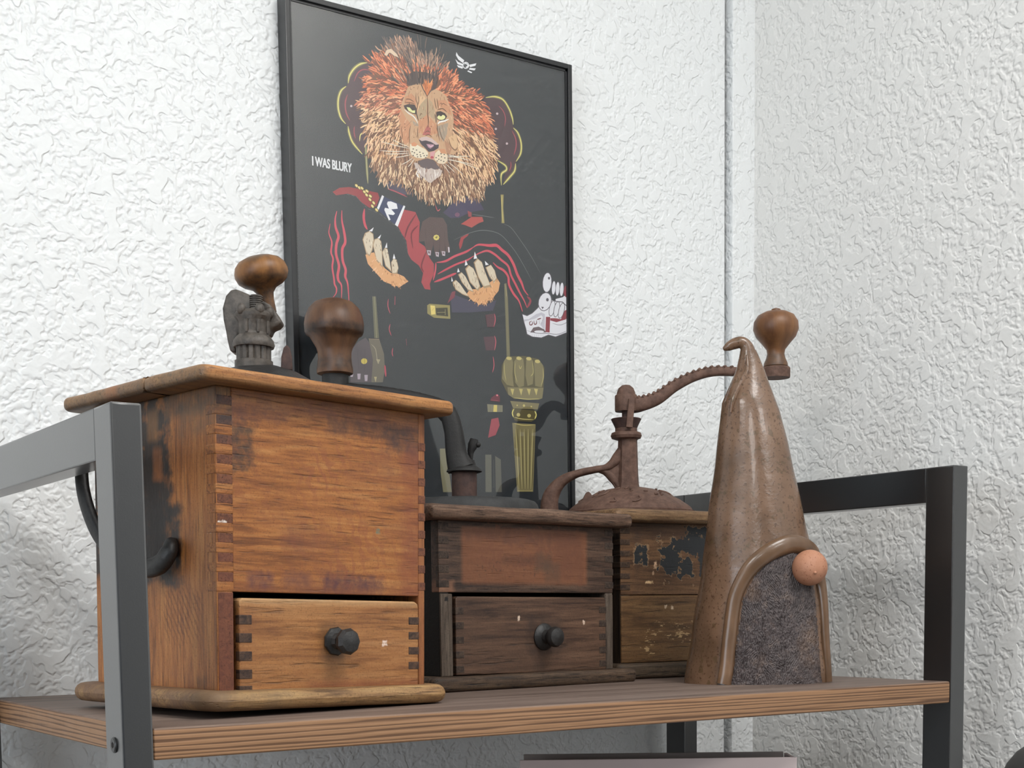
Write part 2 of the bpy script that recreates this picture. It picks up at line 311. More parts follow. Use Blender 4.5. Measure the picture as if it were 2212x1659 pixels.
def clay():
    m=NT('brown_speckled_glaze'); b=m.noise(m.co,22,4,.6); col=m.ramp(b,(.3,(96,72,52)),(.55,(132,101,78)),(.75,(150,119,96)))
    sp=m.noise(m.co,420,2,.5); col=m.mix(m.math('MULTIPLY',m.ramp(sp,(.59,0.),(.66,1.)),.75),col,lin((74,52,36)))
    st=m.ramp(m.noise(m.co,170,2,.4),(.62,0.),(.68,1.)); col=m.mix(m.math('MULTIPLY',st,.7),col,lin((84,66,44)))
    return m.fin(col,.26,m.bump(m.math('ADD',m.noise(m.co,60,2),m.math('MULTIPLY',sp,.25)),.0012,.35),spec=.55,coat=.15)
M_CLAY=clay()
def rimclay():
    m=NT('brown_glaze_rim'); col=m.ramp(m.noise(m.map((40,40,20)),1.,3),(.3,(98,73,52)),(.6,(130,99,74)),(.75,(166,130,100)))
    return m.fin(col,.28,m.bump(m.noise(m.co,90,2),.0008,.3),coat=.15)
M_RIM=rimclay()
def beardm():
    m=NT('dark_unglazed_beard'); n=m.noise(m.co,130,4,.6); col=m.ramp(n,(.3,(68,58,57)),(.55,(96,85,84)),(.72,(124,107,98)))
    col=m.mix(m.ramp(m.noise(m.co,24,3),(.55,0.),(.75,.5)),col,lin((118,90,66)))
    return m.fin(col,.55,m.bump(m.noise(m.co,700,3),.0005,.6))
M_BEARD=beardm()
def nosem():
    m=NT('pale_clay_nose'); col=m.ramp(m.noise(m.co,60,3),(.3,(190,130,98)),(.7,(212,154,122)))
    col=m.mix(m.ramp(m.noise(m.co,520,2),(.63,0.),(.68,.8)),col,lin((128,72,48)))
    return m.fin(col,.6,m.bump(m.noise(m.co,300,3),.0006,.5))
M_NOSE=nosem()
M_PINK=NT('pale_pink_card').fin((196,180,178),.5)
M_PINKIN=NT('pale_pink_inside').fin((150,138,132),.6)
M_CHAR=NT('charcoal_plastic').fin((52,51,50),.5)
M_FRAME=powder('black_picture_frame',(34,35,37),.32)
M_PAPER=NT('black_paper').fin((44,49,53),.6,spec=.2)
def printm():
    m=NT('printed_ink'); a=m.add('ShaderNodeAttribute',attribute_name='ink').outputs['Color']
    return m.fin(a,.6,spec=.2)
M_INK=printm()
M_WHITEINK=NT('white_ink').fin((226,228,230),.6,spec=.2)
def glass():
    m=NT('picture_glass'); m.n.remove(m.b)
    fr=m.add('ShaderNodeFresnel',{'IOR':1.52}).outputs[0]; bf=m.add('ShaderNodeNewGeometry').outputs['Backfacing']
    fr=m.math('MULTIPLY',m.math('MULTIPLY',fr,1.9),m.math('SUBTRACT',1.,bf),True)   # both surfaces of the pane, counted at the outer one
    nz=m.bump(m.noise(m.co,14,2),.0004,.15)
    gl=m.add('ShaderNodeBsdfGlossy',{'Roughness':.03,'Normal':nz}).outputs[0]; tr=m.add('ShaderNodeBsdfTransparent').outputs[0]
    mx=m.add('ShaderNodeMixShader',{0:fr,1:tr,2:gl}).outputs[0]; m.t.links.new(mx,m.out.inputs[0]); return m.m
M_GLASS=glass()
def emit(name,c,k):
    m=NT(name); m.n.remove(m.b); e=m.add('ShaderNodeEmission',{'Color':(*c,1),'Strength':k}).outputs[0]; m.t.links.new(e,m.out.inputs[0]); return m.m
M_DIFF=emit('added_lamp_glow',(1,.98,.95),4.); M_DIFF.cycles.emission_sampling='NONE'  # glow of the added ceiling lamps

# ------------------------------------------------------------------ room
XL,XR,YF,YB=-2.4,.8635,-3.0,.402
struct(obj('wall_back',MB().box(XL-.1,.8255,YB,YB+.1,FLOOR,CEIL).box(.8255,XR+.1,YB+.014,YB+.1,FLOOR,CEIL),M_WALL,smooth=False),'white stucco wall behind the rack')
struct(obj('wall_right',MB().box(XR,XR+.1,YF-.1,YB,FLOOR,CEIL),M_WALLR,smooth=False),'white stucco wall on the far side of the rack')
struct(obj('wall_front',MB().box(XL-.1,XR+.1,YF-.1,YF,FLOOR,CEIL),M_GREYWALL,smooth=False))
wf=MB(); wx0,wx1,wz0,wz1=-2.15,-.35,-.30,1.0
wf.box(XL-.1,XL,YF,wx0,FLOOR,CEIL).box(XL-.1,XL,wx1,YB,FLOOR,CEIL).box(XL-.1,XL,wx0,wx1,FLOOR,wz0).box(XL-.1,XL,wx0,wx1,wz1,CEIL)
struct(obj('wall_left',wf,M_PLAIN,smooth=False))
struct(obj('floor',MB().box(XL-.1,XR+.1,YF-.1,YB+.1,FLOOR-.1,FLOOR),M_FLOOR,smooth=False))
struct(obj('ceiling',MB().box(XL-.1,XR+.1,YF-.1,YB+.1,CEIL,CEIL+.1),M_PLAIN,smooth=False))
wm=MB(); wy=(XL-.08,XL-.02)
for y0,y1,z0,z1_ in ((wx0,wx0+.05,wz0,wz1),(wx1-.05,wx1,wz0,wz1),(wx0+.05,wx1-.05,wz0,wz0+.05),(wx0+.05,wx1-.05,wz1-.05,wz1),(-1.275,-1.225,wz0+.05,wz1-.05)): wm.box(*wy,y0,y1,z0,z1_)
wfr=obj('added_window_1',wm,M_PLAIN,smooth=False)  # unseen side window, added to throw daylight on the right wall
struct(wfr)
struct(obj('trim_1',MB().box(.8310,XR+.002,.3945,YB+.013,FLOOR,CEIL),M_WALL,bevel=.0015),'narrow raised white strip in the corner of the walls')
for k,(lx,ly) in enumerate(ADDED_LAMPS):
    t=thing('added_ceiling_lamp',['added unseen square ceiling lamp nearest the rack corner','added unseen square ceiling lamp over the left wall near the rack','added unseen square ceiling lamp behind the camera on the rack side','added unseen square ceiling lamp behind the camera on the left'][k],'lamp',(lx,ly,CEIL),group='added ceiling lamps')
    h=.3; fm=MB().box(-h-.02,-h,-h-.02,h+.02,-.03,0).box(h,h+.02,-h-.02,h+.02,-.03,0).box(-h,h,-h-.02,-h,-.03,0).box(-h,h,h,h+.02,-.03,0)
    obj('added_lamp_frame',fm,M_PLAIN,t,smooth=False); obj('added_diffuser',MB().box(-h,h,-h,h,-.012,-.002),M_DIFF,t,smooth=False)
    a=area('added_panel_light',(0,0,-.034),(0,0,0),.56,.56,ADDED_LAMP_W,(1,.985,.96)); a.parent=t

# ------------------------------------------------------------------ rack
RW,TX,TY,RH,RD,RT,TH=.7368,.018,.030,.030,.3771,.1833,.0186
t=thing('shelf_rack','black steel rack with a wood-look shelf board carrying the coffee mills','rack',(0,0,FLOOR))
up=-FLOOR
def railframe(x0,name):
    g=[]
    for y0 in (0,RD-TY):
        g.append(obj('post',MB().box(x0,x0+TX,y0,y0+TY,0,up+RT-RH if False else up+RT),M_STEEL,t,bevel=.0013))
    obj('top_rail',MB().box(x0+.0002,x0+TX-.0002,TY,RD-TY,up+RT-RH,up+RT-.0001),M_STEEL,t,bevel=.0009)
    obj('foot_rail',MB().box(x0,x0+TX,TY,RD-TY,.02,.02+RH),M_STEEL,t,bevel=.0009)
railframe(0,'l'); railframe(RW-TX,'r')
obj('shelf_board',MB().box(TX,RW-TX,.0006,RD-.0006,up-TH,up),M_SHELF,t,bevel=.0022,seg=3)
LOW=-.36
obj('lower_shelf_board',MB().box(TX,RW-TX,.0006,RD-.0006,up+LOW-TH,up+LOW),M_SHELF,t,bevel=.0022,seg=3)
obj('bottom_shelf_board',MB().box(TX,RW-TX,.0006,RD-.0006,.12,.12+TH),M_SHELF,t,bevel=.0022,seg=3)
bolt=MB().lathe([(.0046,0),(.0046,.0006),(.0040,.0012),(.0040,.0013)],n=20)
hexs=MB().lathe([(.0018,.0011),(.0018,.00145)],n=6)
for (x,y,z,ax) in ((0,.0139,-.0093,(-1,0,0)),(0,RD-.0139,-.0093,(-1,0,0)),(RW,.0139,-.0093,(1,0,0)),(RW,RD-.0139,-.0093,(1,0,0))):
    b=obj('bolt',bolt,M_BOLT,t); b.location=(x,y,up+z); b.rotation_euler=Vector((0,0,1)).rotation_difference(Vector(ax)).to_euler()
    obj('hex_socket',hexs,M1_DARK,b)

# ------------------------------------------------------------------ view-plane helpers for the crank irons
HR,HD=Vector((.8245,-.5658,0)),Vector((.5658,.8245,0))
def plane(axis, inv):
    """(s,z,depth) in mm about a vertical axis -> thing-local point"""
    return lambda s,z,d=0: inv@(axis+HR*(s*.001)+HD*(d*.001)+Vector((0,0,z*.001)))
def smoothp(pts,n=6):
    out=[]
    P=[Vector(p) for p in pts]
    for i in range(len(P)-1):
        a,b,c,d=P[max(i-1,0)],P[i],P[i+1],P[min(i+2,len(P)-1)]
        for k in range(n):
            u=k/n; out.append(.5*((2*b)+(c-a)*u+(2*a-5*b+4*c-d)*u*u+(3*b-a-3*c+d)*u**3))
    out.append(P[-1]); return out
def lerp_list(r,n):
    m=len(r)-1; o=[]
    for k in range(n):
        u=k/(n-1)*m; i=min(int(u),m-1); f=u-i
        a=r[i]; b=r[i+1]; o.append((a[0]+(b[0]-a[0])*f,a[1]+(b[1]-a[1])*f))
    return o

# ------------------------------------------------------------------ coffee mill 1 (big, orange)
def mill_root(name,label,loc,rot):
    r=thing(name,label,'coffee mill',loc,rot,'antique wooden box coffee mills')
    Mx=Matrix.LocRotScale(Vector(loc),__import__('mathutils').Euler(rot),None)
    return r,Mx.inverted()
w,d,zb,zt=.167,.160,.0128,.2009; tL,tR,tF=.0116,.0056,.0105
m1,inv1=mill_root('box_coffee_mill','tall orange-brown wooden coffee mill behind the grey rack post',(.0771,.049,.0045),(.0029,.0216,.1621))
obj('base_plate',MB().plate(-.016,w+.016,-.013,d+.016,0,zb,.016,wob=.0012,seed=3),M1_BASE,m1)
z1=.0746
obj('side_panel',MB().box(0,tL,tF*.0+.0,d,zb-.001,zt),M1_SIDE,m1,bevel=.0012)
obj('side_panel',MB().box(w-tR,w,.0,d,zb-.001,zt),M1_SIDE,m1,bevel=.0010)
obj('front_panel',MB().box(tL-.0002,w-tR+.0002,.0,tF,z1,zt),M1_FRONT,m1,bevel=.0009)
obj('back_panel',MB().box(tL,w-tR,d-tF,d,zb,zt),M1_SIDE,m1)
obj('drawer_bay_dark_fill',MB().box(tL,w-tR,tF+.02,d-tF,zb,z1-.002).box(tL,w-tR,tF,d-tF,z1,zt-.003),M1_DARK,m1,smooth=False)  # solid dark blocks in place of the shaded hollow
fing=MB().box(0,tL,-.0003,.0113,0,.0061); fe=MB().box(-.0003,.0020,-.0002,.0110,0,.0061)
pz=z1; k=0
endm=MB().box(.0006,tL+.0002,-.00025,.004,.0002,.0060)
while pz+.006<zt:
    f=obj('finger_joint',MB().box(-.0003,tL+.0004,-.0003,.0108,pz,pz+.0060),M1_FING,m1,bevel=.0005)
    if pz+.0121<zt: obj('finger_joint',MB().box(.0009,tL+.0003,-.00012,.003,pz+.0062,pz+.0119),M1_END,m1,bevel=.0003)
    pz+=.0121
pz=z1+.004
while pz+.006<zt-.012:
    obj('finger_joint',MB().box(w-tR-.0004,w+.0002,-.0003,.008,pz,pz+.0056),M1_END,m1,bevel=.0004); pz+=.0121
obj('corner_post',MB().box(.0008,tL,-.0002,.004,zb-.001,z1-.0005),M1_END,m1,bevel=.0005)
# drawer
dr=obj('drawer',MB().prism([(.0150,.0115),(.0150,.0690),(.0170,.0708),(.1570,.0708),(.1600,.0690),(.1605,.0650),(.1605,.0122)],-.0012,.013,lambda a,b,c:(a,c,b)),M1_DRAWER,m1,bevel=.0012)
for zc in (.0573,.0458,.0343,.0228,.0125):
    obj('finger_joint',MB().box(.0148,.0242,-.0015,.003,zc-.0032,zc+.0028),M1_DEND,dr,bevel=.0004)
for zc in (.0573,.0470,.0365,.0262):
    obj('finger_joint',MB().box(.1515,.1607,-.0015,.003,zc-.0026,zc+.0026),M1_DEND,dr,bevel=.0004)
kn=obj('drawer_knob',MB().lathe([(.0092,0),(.0098,.001),(.0092,.0024),(.0060,.0034),(.0048,.0060),(.0062,.0090),(.0086,.0120),(.0090,.0150),(.0072,.0178),(.0030,.0192),(0,.0194)],n=9,axis=(0,-1,0)),M_BLACKIRON,dr,ang=20); kn.location=(.0889,-.0012,.0433)
# lid: two boards
lt=zt+.0093
obj('lid_board',MB().plate(-.018,w+.018,-.015,.0555,zt,lt,.006,er=.0032,wob=.0008,seed=5,corners=(.001,.001,.007,.009)),M1_LID,m1)
obj('lid_board',MB().plate(-.018,w+.018,.0560,d+.0150,zt,lt,.006,er=.0036,wob=.0009,seed=6,corners=(.009,.010,.001,.001)),M1_LID,m1)
# irons on the lid
A1=Vector((.142,.1397,0)); p1=plane(A1,inv1)
c0=p1(2.4,0); up1=(p1(2.4,100)-c0)
def col(prof,c=0,**kw):   # lathe in a view plane: prof (r mm, z mm)
    pass
obj('hopper_dome',MB().lathe([(.052,lt),(.052,lt+.002),(.048,lt+.0045),(.036,lt+.013),(.026,lt+.0185),(.018,lt+.021),(.0135,lt+.0225)],(.0787+.006,.079,0),40),M_BLACKIRON,m1)
cx,cy=inv1@(A1+HR*.0050+Vector((0,0,.24))),0
axx,ayy=cx.x,cx.y
obj('fluted_column',MB().lathe([(.0128,lt+.015),(.0131,.2330),(.0131,.2352),(.0118,.2358)],(axx,ayy,0),48).lathe([(.0119,.2350),(.0119,.2460)],(axx,ayy,0),60,mod=lambda a,k:1-.11*max(0,cos(a*15)))
    ,M_CASTIRON,m1)
obj('collar',MB().lathe([(.0138,.2445),(.0144,.2462),(.0138,.2490),(.0118,.2518),(.0103,.2530),(.0100,.2545)],(axx,ayy,0),40),M_CASTIRON,m1)
hd=MB().lathe([(.0100,.2535),(.0102,.258),(.0106,.2625),(.0122,.2648),(.0124,.2668),(.0108,.2690),(.0060,.2702)],(axx,ayy,0),32,mod=lambda a,k:1+.06*sin(3*a) if k>2 else 1)
obj('spindle_head',hd,M_CASTIRON,m1)
for a in range(0,360,72):
    q=Vector((axx+.0108*cos(radians(a-100)),ayy+.0108*sin(radians(a-100)),.2690)); obj('lug',MB().ball(q,.0033,10,(1,1,1.25)),M_CASTIRON,m1)
for a in (-150,-105,-60,-15):
    q0=Vector((axx,ayy,0))+Vector((cos(radians(a)),sin(radians(a)),0))*.0105
    obj('scroll',MB().sweep([q0+Vector((0,0,z)) for z in (.2535,.256,.259,.262)],[.0009,.0014,.0012,.0016],n=8),M_CASTIRON,m1)
tb=MB(); 
zz=.2690; prof=[]
while zz<.2800: prof+= [(.0046,zz),(.0046,zz+.0005),(.0039,zz+.0008),(.0039,zz+.0011)]; zz+=.0014
bx=inv1@(A1+HR*.0075+Vector((0,0,.27)))
obj('threaded_stud',MB().lathe(prof,(bx.x,bx.y,0),20),M_CASTIRON,m1)
hood=[(-12.4,246.4),(-13.9,253),(-14.9,259.6),(-16.4,268),(-16.8,275.6),(-14.2,284.1),(-10.5,288.1),(-7,288.6),(-1.3,286.3),(7.9,282.2),(16,278.1),(20.5,271.8),(23.8,266),(20.8,263.2),(16.7,261.5),(14.9,257.5),(-6.2,257.8),(-8.3,245.2)]
obj('crank_arm',MB().prism(hood,5,20,lambda u,v,a:p1(u,v,a)),M_CASTIRON,m1,bevel=.0030,seg=3,ang=50)
kb=p1(11.7,281.6,22); kt=p1(6.4,311.7,20); 
k1=obj('crank_knob',MB().lathe([(.0050,-.006),(.0050,.003),(.0058,.0075),(.0085,.0108),(.0138,.0132),(.0172,.0160),(.0188,.0200),(.0188,.0228),(.0176,.0266),(.0145,.0300),(.0092,.0322),(0,.0332)],n=40),M_KNOB1,m1)
k1.location=kb; k1.rotation_euler=Vector((0,0,1)).rotation_difference((kt-kb).normalized()).to_euler()
obj('hopper_fin',MB().prism([(23.6,232),(24.2,241),(26.0,247.2),(28.1,249),(30.2,247.2),(31.4,241),(31.7,232)],-2,1.0,lambda u,v,a:p1(u,v,a)),M_RUSTD,m1,bevel=.0008)
# bowed strap handle on the left side
hp=smoothp([(-.003,.0505,.106),(-.0065,.0465,.1005),(-.009,.0535,.0925),(-.012,.068,.0905),(-.017,.088,.0965),(-.023,.108,.112),(-.026,.122,.137),(-.024,.130,.160),(-.016,.136,.180),(-.002,.140,.192)],6)
obj('side_handle',MB().sweep(hp,lerp_list([(.0050,.0042),(.0062,.0052),(.0066,.0055),(.0066,.0048),(.006,.0044),(.0058,.004),(.0058,.004),(.0058,.004),(.006,.004),(.005,.003)],len(hp)),side=(1,0,0),n=14),M_BLACKIRON,m1)
obj('handle_boss',MB().ball((-.0015,.0515,.1035),.0058,14,(.8,1,1.1)),M_BLACKIRON,m1)

# ------------------------------------------------------------------ coffee mill 2 (dark)
w,d,zb,zt=.1946,.180,.0122,.1372
m2,inv2=mill_root('box_coffee_mill','dark brown coffee mill between the tall orange mill and the rusty one',(.3185,.1821,.0002),(-.0032,.0044,.1193))
obj('base_plate',MB().plate(-.016,w+.0195,-.012,d+.008,0,zb,.006,er=.004,wob=.0014,seed=12),M2_BASE,m2)
z1=.0796
obj('side_panel',MB().box(0,.0095,0,d,zb,zt),M2_SIDE_SHADE,m2,bevel=.0008); obj('side_panel',MB().box(w-.0090,w,0,d,zb,zt),M2_STRIP,m2,bevel=.0008)
obj('front_panel',MB().box(-.0004,w+.0002,-.0005,.0095,z1,zt),M2_UP,m2,bevel=.0011)
obj('back_panel',MB().box(.0095,w-.009,d-.009,d,zb,zt),M2_SIDE_SHADE,m2)
obj('drawer_bay_dark_fill',MB().box(.0125,w-.009,.02,d-.01,zb,z1-.002),M1_DARK,m2,smooth=False)
obj('corner_strip',MB().box(.0003,.0124,-.0015,.012,zb,z1-.0010),M2_STRIP,m2,bevel=.0010)
obj('corner_strip',MB().box(w-.0092,w-.0002,-.0008,.012,zb,z1-.0010),M2_STRIP,m2,bevel=.0010)
for k in range(5):
    obj('finger_joint',MB().box(-.0006,.0098,-.0008,.003,z1+.004+k*.0115,z1+.0098+k*.0115),M2_END,m2,bevel=.0004)
    obj('finger_joint',MB().box(w-.0098,w+.0005,-.0008,.003,z1+.004+k*.0115,z1+.0098+k*.0115),M2_END,m2,bevel=.0004)
dr=obj('drawer',MB().prism([(.0153,.0128),(.0155,.0748),(.0175,.0764),(.1830,.0757),(.1849,.0740),(.1850,.0120)],-.0015,.013,lambda a,b,c:(a,c,b)),M2_DRAWER,m2,bevel=.0010)
for k in range(5):
    zc=.0175+k*.0118
    obj('finger_joint',MB().box(.0151,.0235,-.0018,.003,zc-.0028,zc+.0028),M2_END,dr,bevel=.0004); obj('finger_joint',MB().box(.1765,.1852,-.0018,.003,zc-.0028,zc+.0028),M2_END,dr,bevel=.0004)
kn=obj('drawer_knob',MB().lathe([(.0112,0),(.0115,.0012),(.0100,.0030),(.0062,.0042),(.0050,.0072),(.0062,.0100),(.0084,.0122),(.0088,.0150),(.0074,.0178),(.0035,.0194),(0,.0197)],n=32,axis=(0,-1,0)),M_BLACKIRON,dr); kn.location=(.1106,-.0015,.0423)
lt=zt+.0120
obj('lid_board',MB().plate(-.016,w+.0155,-.0120,d+.006,zt,lt,.005,er=.0042,wob=.0013,seed=14),M2_LID,m2)
A2=Vector((.4046,.2831,0)); p2=plane(A2,inv2)
c=inv2@(A2+HR*.0018); 
obj('hopper_disc',MB().lathe([(.0670,lt-.0005),(.0664,lt+.0040),(.0648,lt+.0090),(.0628,lt+.0114),(.0590,lt+.0126),(.0300,lt+.0140),(.012,lt+.0145)],(c.x,c.y,0),64),M_PLATE,m2)
obj('spindle',MB().lathe([(.0112,lt+.0140),(.0112,.1890),(.010,.1895)],(c.x,c.y,0),32),M_RUSTD,m2)
obj('flange',MB().lathe([(.0140,.1872),(.0158,.1880),(.0150,.1900),(.0105,.1935),(.0095,.198)],(c.x,c.y,0),32),M_BLACKARM,m2)
ap=smoothp([p2(*q) for q in ((-110.1,261.0),(-95.8,260.2),(-59.2,255.6),(-30,248),(-12.6,239.0),(-6.9,223.5),(-4.6,203),(-.5,190))],10)
rr=lerp_list([(.0052,.0090),(.0048,.0070),(.0050,.0062),(.0066,.0070),(.0080,.0082),(.0084,.0090),(.0094,.0100),(.0125,.0120)],len(ap))
rr=[(a*(1+(.10*abs(sin(i*1.35)) if i<len(ap)*.6 else 0)),b) for i,(a,b) in enumerate(rr)]
obj('crank_arm',MB().sweep(ap,rr,side=inv2.to_3x3()@HD,n=14,sq=.75),M_BLACKARM,m2)
obj('knob_ferrule',MB().lathe([(.0120,-.001),(.0117,.004),(.0117,.0095)],p2(-110.2,264.0),24),M_BLACKARM,m2)
k2=obj('crank_knob',MB().lathe([(.0128,-.0010),(.0156,.0002),(.0160,.0030),(.0152,.0080),(.0146,.0130),(.0148,.0188),(.0160,.0225),(.0196,.0285),(.0218,.0322),(.0246,.0338),(.0258,.0362),(.0262,.0425),(.0252,.0490),(.0222,.0560),(.0170,.0612),(.0095,.0640),(0,.0646)],n=48),M_KNOB2,m2); k2.location=p2(-110.3,273.6)
pp=smoothp([p2(*q,14) for q in ((7.6,196),(7.9,201),(7.6,206.4),(9.6,212.2),(11.0,217.6))],4)
obj('grind_lever',MB().sweep(pp,lerp_list([(.0014,.0015),(.0016,.0016),(.0030,.0018),(.0046,.0022),(.0036,.0020)],len(pp)),side=inv2.to_3x3()@HD,n=12),M_BLACKARM,m2)
obj('lever_tip',MB().ball(p2(14.2,212.5,14),.0026,10),M_BLACKARM,m2)

# ------------------------------------------------------------------ coffee mill 3 (rusty iron)
w,d,zb,zt=.130,.130,.0150,.1430
m3,inv3=mill_root('box_coffee_mill','coffee mill with rusty brown iron top and flaking black paint behind the gnome',(.532,.220,0),(0,0,0))
m3.location=(.5438,.2349,-.0010); m3.scale=(1.015,1.015,1.015)
obj('base_plate',MB().plate(-.013,w+.013,-.014,d+.008,.0011,zb,.006,er=.0040,wob=.0012,seed=22),M3_BASE,m3)
z1=.0772
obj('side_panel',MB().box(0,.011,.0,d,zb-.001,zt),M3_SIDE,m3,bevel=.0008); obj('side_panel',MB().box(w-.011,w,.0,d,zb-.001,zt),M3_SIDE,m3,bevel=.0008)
obj('front_panel',MB().box(.0002,w-.0002,-.0006,.010,z1+.0004,zt),M3_UP,m3,bevel=.0007)
obj('back_panel',MB().box(.011,w-.011,d-.01,d,zb,zt),M3_SIDE,m3)
obj('drawer',MB().box(.0004,w-.0004,-.0010,.020,zb+.0006,z1-.0002),M3_LOW,m3,bevel=.0012)
for k in range(6):
    obj('finger_joint',MB().box(-.0004,.0112,-.0010,.0100,z1+.0045+k*.0102,z1+.0095+k*.0102),M3_END,m3,bevel=.0005)
lt=zt+.0118
obj('lid_board',MB().plate(-.0130,w+.013,-.0125,d+.010,zt,lt,.006,er=.0048,wob=.0010,seed=24),M3_LID,m3)
A3=Vector((.597,.285,0)); p3=plane(A3,inv3)
c=p3(-.5,0); C3=(c.x,c.y,0)
obj('hopper_dome',MB().lathe([(.0620,lt-.0008),(.0622,lt+.0030),(.0600,lt+.0038),(.0590,lt+.0060),(.0560,lt+.0085),(.0480,lt+.0140),(.0360,lt+.0200),(.0230,lt+.0245),(.0120,lt+.0265)],C3,64),M_RUST,m3)
vine=MB(); R=random.Random(3)
def dome_pt(a,r):
    pr=[(.0560,.0085),(.0480,.0140),(.0360,.0200),(.0230,.0245)]
    z=.0085
    for (r0,z0),(r1,z1_) in zip(pr,pr[1:]):
        if r1<=r<=r0: z=z0+(z1_-z0)*(r0-r)/(r0-r1)
    return Vector((c.x+r*cos(a),c.y+r*sin(a),lt+z+.0004))
for k in range(34):
    a0=2*pi*k/34+R.uniform(-.05,.05); r0=R.uniform(.026,.05); da=R.uniform(-.22,.22); dr_=R.uniform(-.014,.014)
    pts=[dome_pt(a0+da*t+.05*sin(t*5),min(.055,max(.0245,r0+dr_*t))) for t in [i/7 for i in range(8)]]
    vine.sweep(pts,[.0004+.0008*sin(pi*(i+.5)/8) for i in range(8)],side=(0,0,1),n=6)
obj('vine_relief',vine,M_RUST,m3,kind='stuff')
obj('pillar',MB().lathe([(.0120,lt+.024),(.0108,lt+.030),(.0102,.195),(.0094,.2260),(.0104,.2280)],(p3(-2.6,0).x,p3(-2.6,0).y,0),8,ph=.3),M_RUST,m3,ang=25)
cq=p3(-4,0); C4=(cq.x,cq.y,0)
obj('pillar_ring',MB().lathe([(.0110,.2270),(.0140,.2280),(.0150,.2305),(.0140,.2332),(.0106,.2345),(.0106,.2375)],C4,40),M_RUST,m3)
obj('oil_cup',MB().lathe([(.0104,.2370),(.0112,.2392),(.0146,.2462),(.0138,.2468),(.0098,.2400)],C4,40),M_RUSTD,m3)
obj('spindle',MB().lathe([(.0040,.2380),(.0040,.2580)],C4,20),M_RUSTD,m3)
obj('crank_head',MB().lathe([(.0104,.2535),(.0108,.2550),(.0108,.2680),(.0100,.2692)],C4,32),M_RUST,m3)
obj('acorn_nut',MB().lathe([(.0092,.2690),(.0088,.2715),(.0072,.2755),(.0040,.2782),(0,.2790)],C4,24),M_RUST,m3)
obj('locking_pawl',MB().sweep(smoothp([p3(.6,263.5,-11.5),p3(.2,257,-12.5),p3(-.8,249,-13.2),p3(-2.0,236.8,-13.6)],4),[(.0032,.0022)]*13,side=HD,n=12,sq=.6),M_RUST,m3)
ap=smoothp([p3(*q) for q in ((0,259.4),(8.5,260.0),(25.4,265.3),(42.3,276.8),(60.5,285.6),(78.8,290.2),(99.9,290.0),(126.6,288.2),(138,288.4))],10)
rr=lerp_list([(.0078,.0070),(.0072,.0062),(.0062,.0055),(.0054,.0052),(.0048,.0050),(.0045,.0050),(.0042,.0050),(.0042,.0055),(.0044,.0080)],len(ap))
obj('crank_arm',MB().sweep(ap,rr,side=HD,n=14,sq=.65),M_RUST,m3)
rope=MB()
for i in range(8,len(ap)-12,3):
    q=ap[i]; tt=(ap[i+1]-ap[i-1]).normalized(); uu=HD.cross(tt).normalized()
    if uu.z<0: uu=-uu
    rope.sweep([q+uu*(rr[i][0]*.80)-HD*.0052-tt*.0022,q+uu*(rr[i][0]*1.0)-HD*.001,q+uu*(rr[i][0]*.85)+HD*.0048+tt*.0022],[.0011,.0016,.0011],side=uu,n=8)
obj('rope_twist',rope,M_RUST,m3,kind='stuff')
obj('arm_eye',MB().lathe([(.0135,.2836),(.0138,.2850),(.0138,.2925),(.0130,.2935)],(p3(139.6,0).x,p3(139.6,0).y,0),32),M_RUST,m3)
k3=obj('crank_knob',MB().lathe([(.0108,0),(.0116,.0010),(.0114,.0035),(.0092,.0085),(.0082,.0125),(.0088,.0165),(.0135,.0225),(.0190,.0288),(.0216,.0355),(.0210,.0425),(.0172,.0485),(.0108,.0518),(.0046,.0526),(.0042,.0545),(0,.0560)],n=48),M_KNOB3,m3); k3.location=p3(139.6,293.6)
bp=smoothp([p3(*q) for q in ((-6,216),(-12,209.5),(-17.2,204.2),(-24.1,200.2),(-34.4,198.7),(-51.7,195),(-66.4,188.0),(-75.5,177.0),(-78.5,166),(-78.0,155.0))],7)
rr=lerp_list([(.0070,.0055),(.0060,.0055),(.0046,.0055),(.0036,.0058),(.0034,.0062),(.0038,.0068),(.0054,.0074),(.0076,.0078),(.0086,.0080),(.0090,.0080)],len(bp))
obj('bridge_bracket',MB().sweep(bp,rr,side=HD,n=14,sq=.8),M_RUST,m3)
wp=smoothp([p3(*q) for q in ((-9.5,176),(-12.5,183.5),(-17.5,191),(-24,196.4),(-31,198))],6)
obj('bracket_web',MB().sweep(wp,lerp_list([(.0030,.0050),(.0034,.0048),(.0046,.0046),(.0036,.0046),(.002,.0046)],len(wp)),side=HD,n=12),M_RUST,m3)
obj('bracket_gusset',MB().prism([(-7,219),(-11.5,213),(-17,206),(-24,200.5),(-31,198.5),(-25,194),(-18.5,187),(-14,179),(-12,176),(-7,174)],-3.4,3.4,lambda u,v,a:p3(u,v,a)),M_RUST,m3,bevel=.0010)
obj('fill_flap_knob',MB().prism([(-47.2,165.5),(-46.2,171.5),(-43.2,176.8),(-40.6,177.6),(-38.2,175.2),(-37.0,170)],-8,-3,lambda u,v,a:p3(u,v,a)),M_RUST,m3,bevel=.0012)

